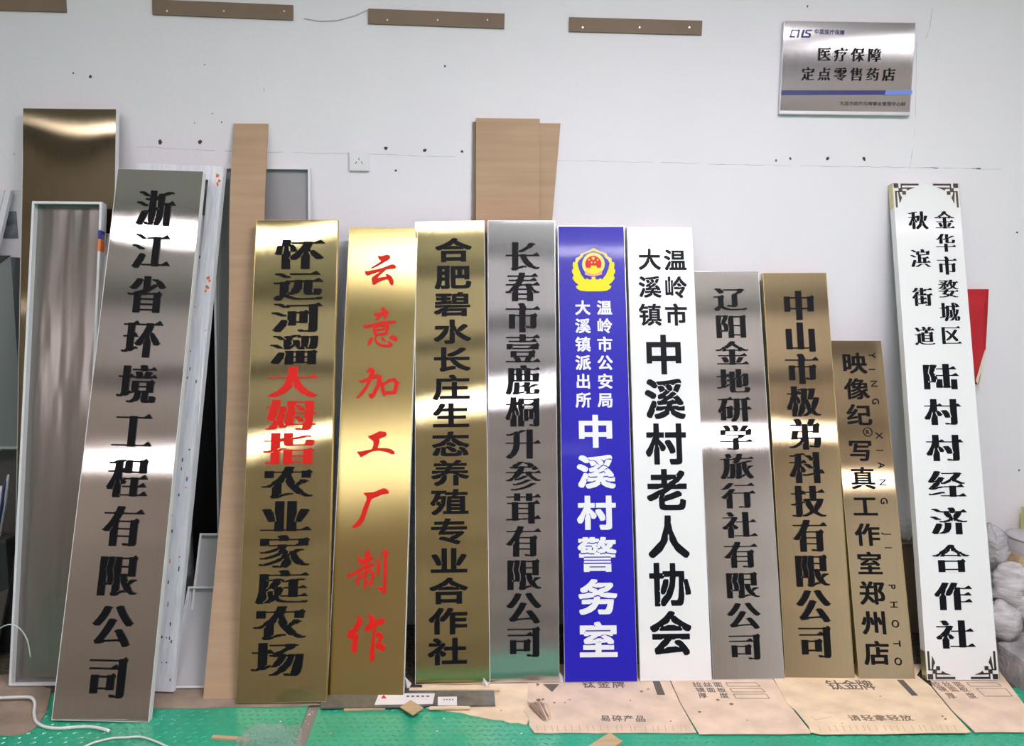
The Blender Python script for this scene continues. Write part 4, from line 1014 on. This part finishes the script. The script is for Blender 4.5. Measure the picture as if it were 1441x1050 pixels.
r = empty('woven_sack', Matrix.Translation((q.x, q.y, kerb_h)), 'dirty limp sack behind the bulging one, beside the white ornamental sign', 'sack')
blob('sack_body', Vector((-.01, 0, (q.z-kerb_h)*.62)), .06, .05, (q.z-kerb_h)*.66, 'sack', r, .5, 2.2, 11)
p = bloboff(1407, 766, -0.27)
r = empty('plastic_bag', Matrix.Translation((p.x, p.y, p.z-.09)), 'crinkled clear plastic bag draped on top of the sacks', 'bag')
b_ = blob('film', Vector((0, 0, .09)), .062, .045, .095, 'bag', r, .42, 2.1, 21, fold=.02)
b_.rotation_euler = (0, math.radians(-22), 0)
# wooden crate and tub
p = on_y(1424, 790, -0.18)
r = empty('wooden_crate', Matrix.Translation((p.x, -.24, p.z)) @ Matrix.Rotation(.25, 4, 'Y'), 'brown wooden crate edge behind the sacks under the clear tub', 'crate')
MB().box(-.02, .34, 0, .012, -.035, .04).build('front_board', 'wood', r)
MB().box(-.02, .34, 0, .20, -.047, -.036).build('bottom_board', 'wood', r)
MB().box(-.02, -.008, .012, .20, -.035, .04).build('end_board', 'wood', r)
MB().box(-.02, .34, .188, .2, -.035, .04).build('back_board', 'wood', r)
p = on_y(1448, 800, -.14)
MB_r = empty('brick_stack', Matrix.Translation((p.x, -.14, kerb_h)), 'dark support block under the wooden crate by the wall', 'block')
MB().box(-.10, .25, -.08, .09, 0.008, p.z-kerb_h-.075).build('block', 'concrete', MB_r)
p = on_y(1449, 788, -0.15)
r = empty('clear_tub', Matrix.Translation((p.x+.01, -.15, p.z+.0)), 'translucent plastic tub with a pale lid, right edge', 'tub')
def lathe(name, prof, m, r, n=28):
    vs, fs = [], []
    for rr, z in prof:
        for k in range(n): a = 2*math.pi*k/n; vs.append((rr*math.cos(a), rr*math.sin(a), z))
    for j in range(len(prof)-1):
        for k in range(n): fs.append((j*n+k, j*n+(k+1) % n, (j+1)*n+(k+1) % n, (j+1)*n+k))
    return mk(name, vs, fs, m, r, True)
lathe('body', [(.001, 0), (.085, 0), (.098, .012), (.104, .045), (.102, .09), (.096, .108)], 'jug', r)
lathe('lid', [(.001, .112), (.08, .112), (.102, .110), (.104, .100), (.100, .098)], 'jug', r)
p = on_y(1459, 735, -.10)
r = empty('yellow_box', Matrix.Translation((p.x, -.09, p.z)), 'yellow object above the clear tub at the right edge', 'box')
MB().box(-.028, .06, -.03, .05, -.055, .045).build('body', 'yel', r); MB().box(-.030, .062, -.032, .052, .045, .055).build('lid', 'yel', r)
# between the bronze sign and ornamental sign
p = on_y(1270, 800, -0.06)
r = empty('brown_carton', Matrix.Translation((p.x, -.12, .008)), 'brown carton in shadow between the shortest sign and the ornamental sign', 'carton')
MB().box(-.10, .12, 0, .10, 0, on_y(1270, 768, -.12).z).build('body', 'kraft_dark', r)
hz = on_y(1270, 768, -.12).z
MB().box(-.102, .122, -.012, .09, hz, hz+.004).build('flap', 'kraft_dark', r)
r = empty('plastic_pouch', Matrix.Translation((p.x-.01, -.07, hz+.012)), 'white plastic pouch on the brown carton between two signs', 'pouch')
blob('film', Vector((0, 0, .045)), .04, .035, .05, 'wt', r, .4, 2.5, 33)
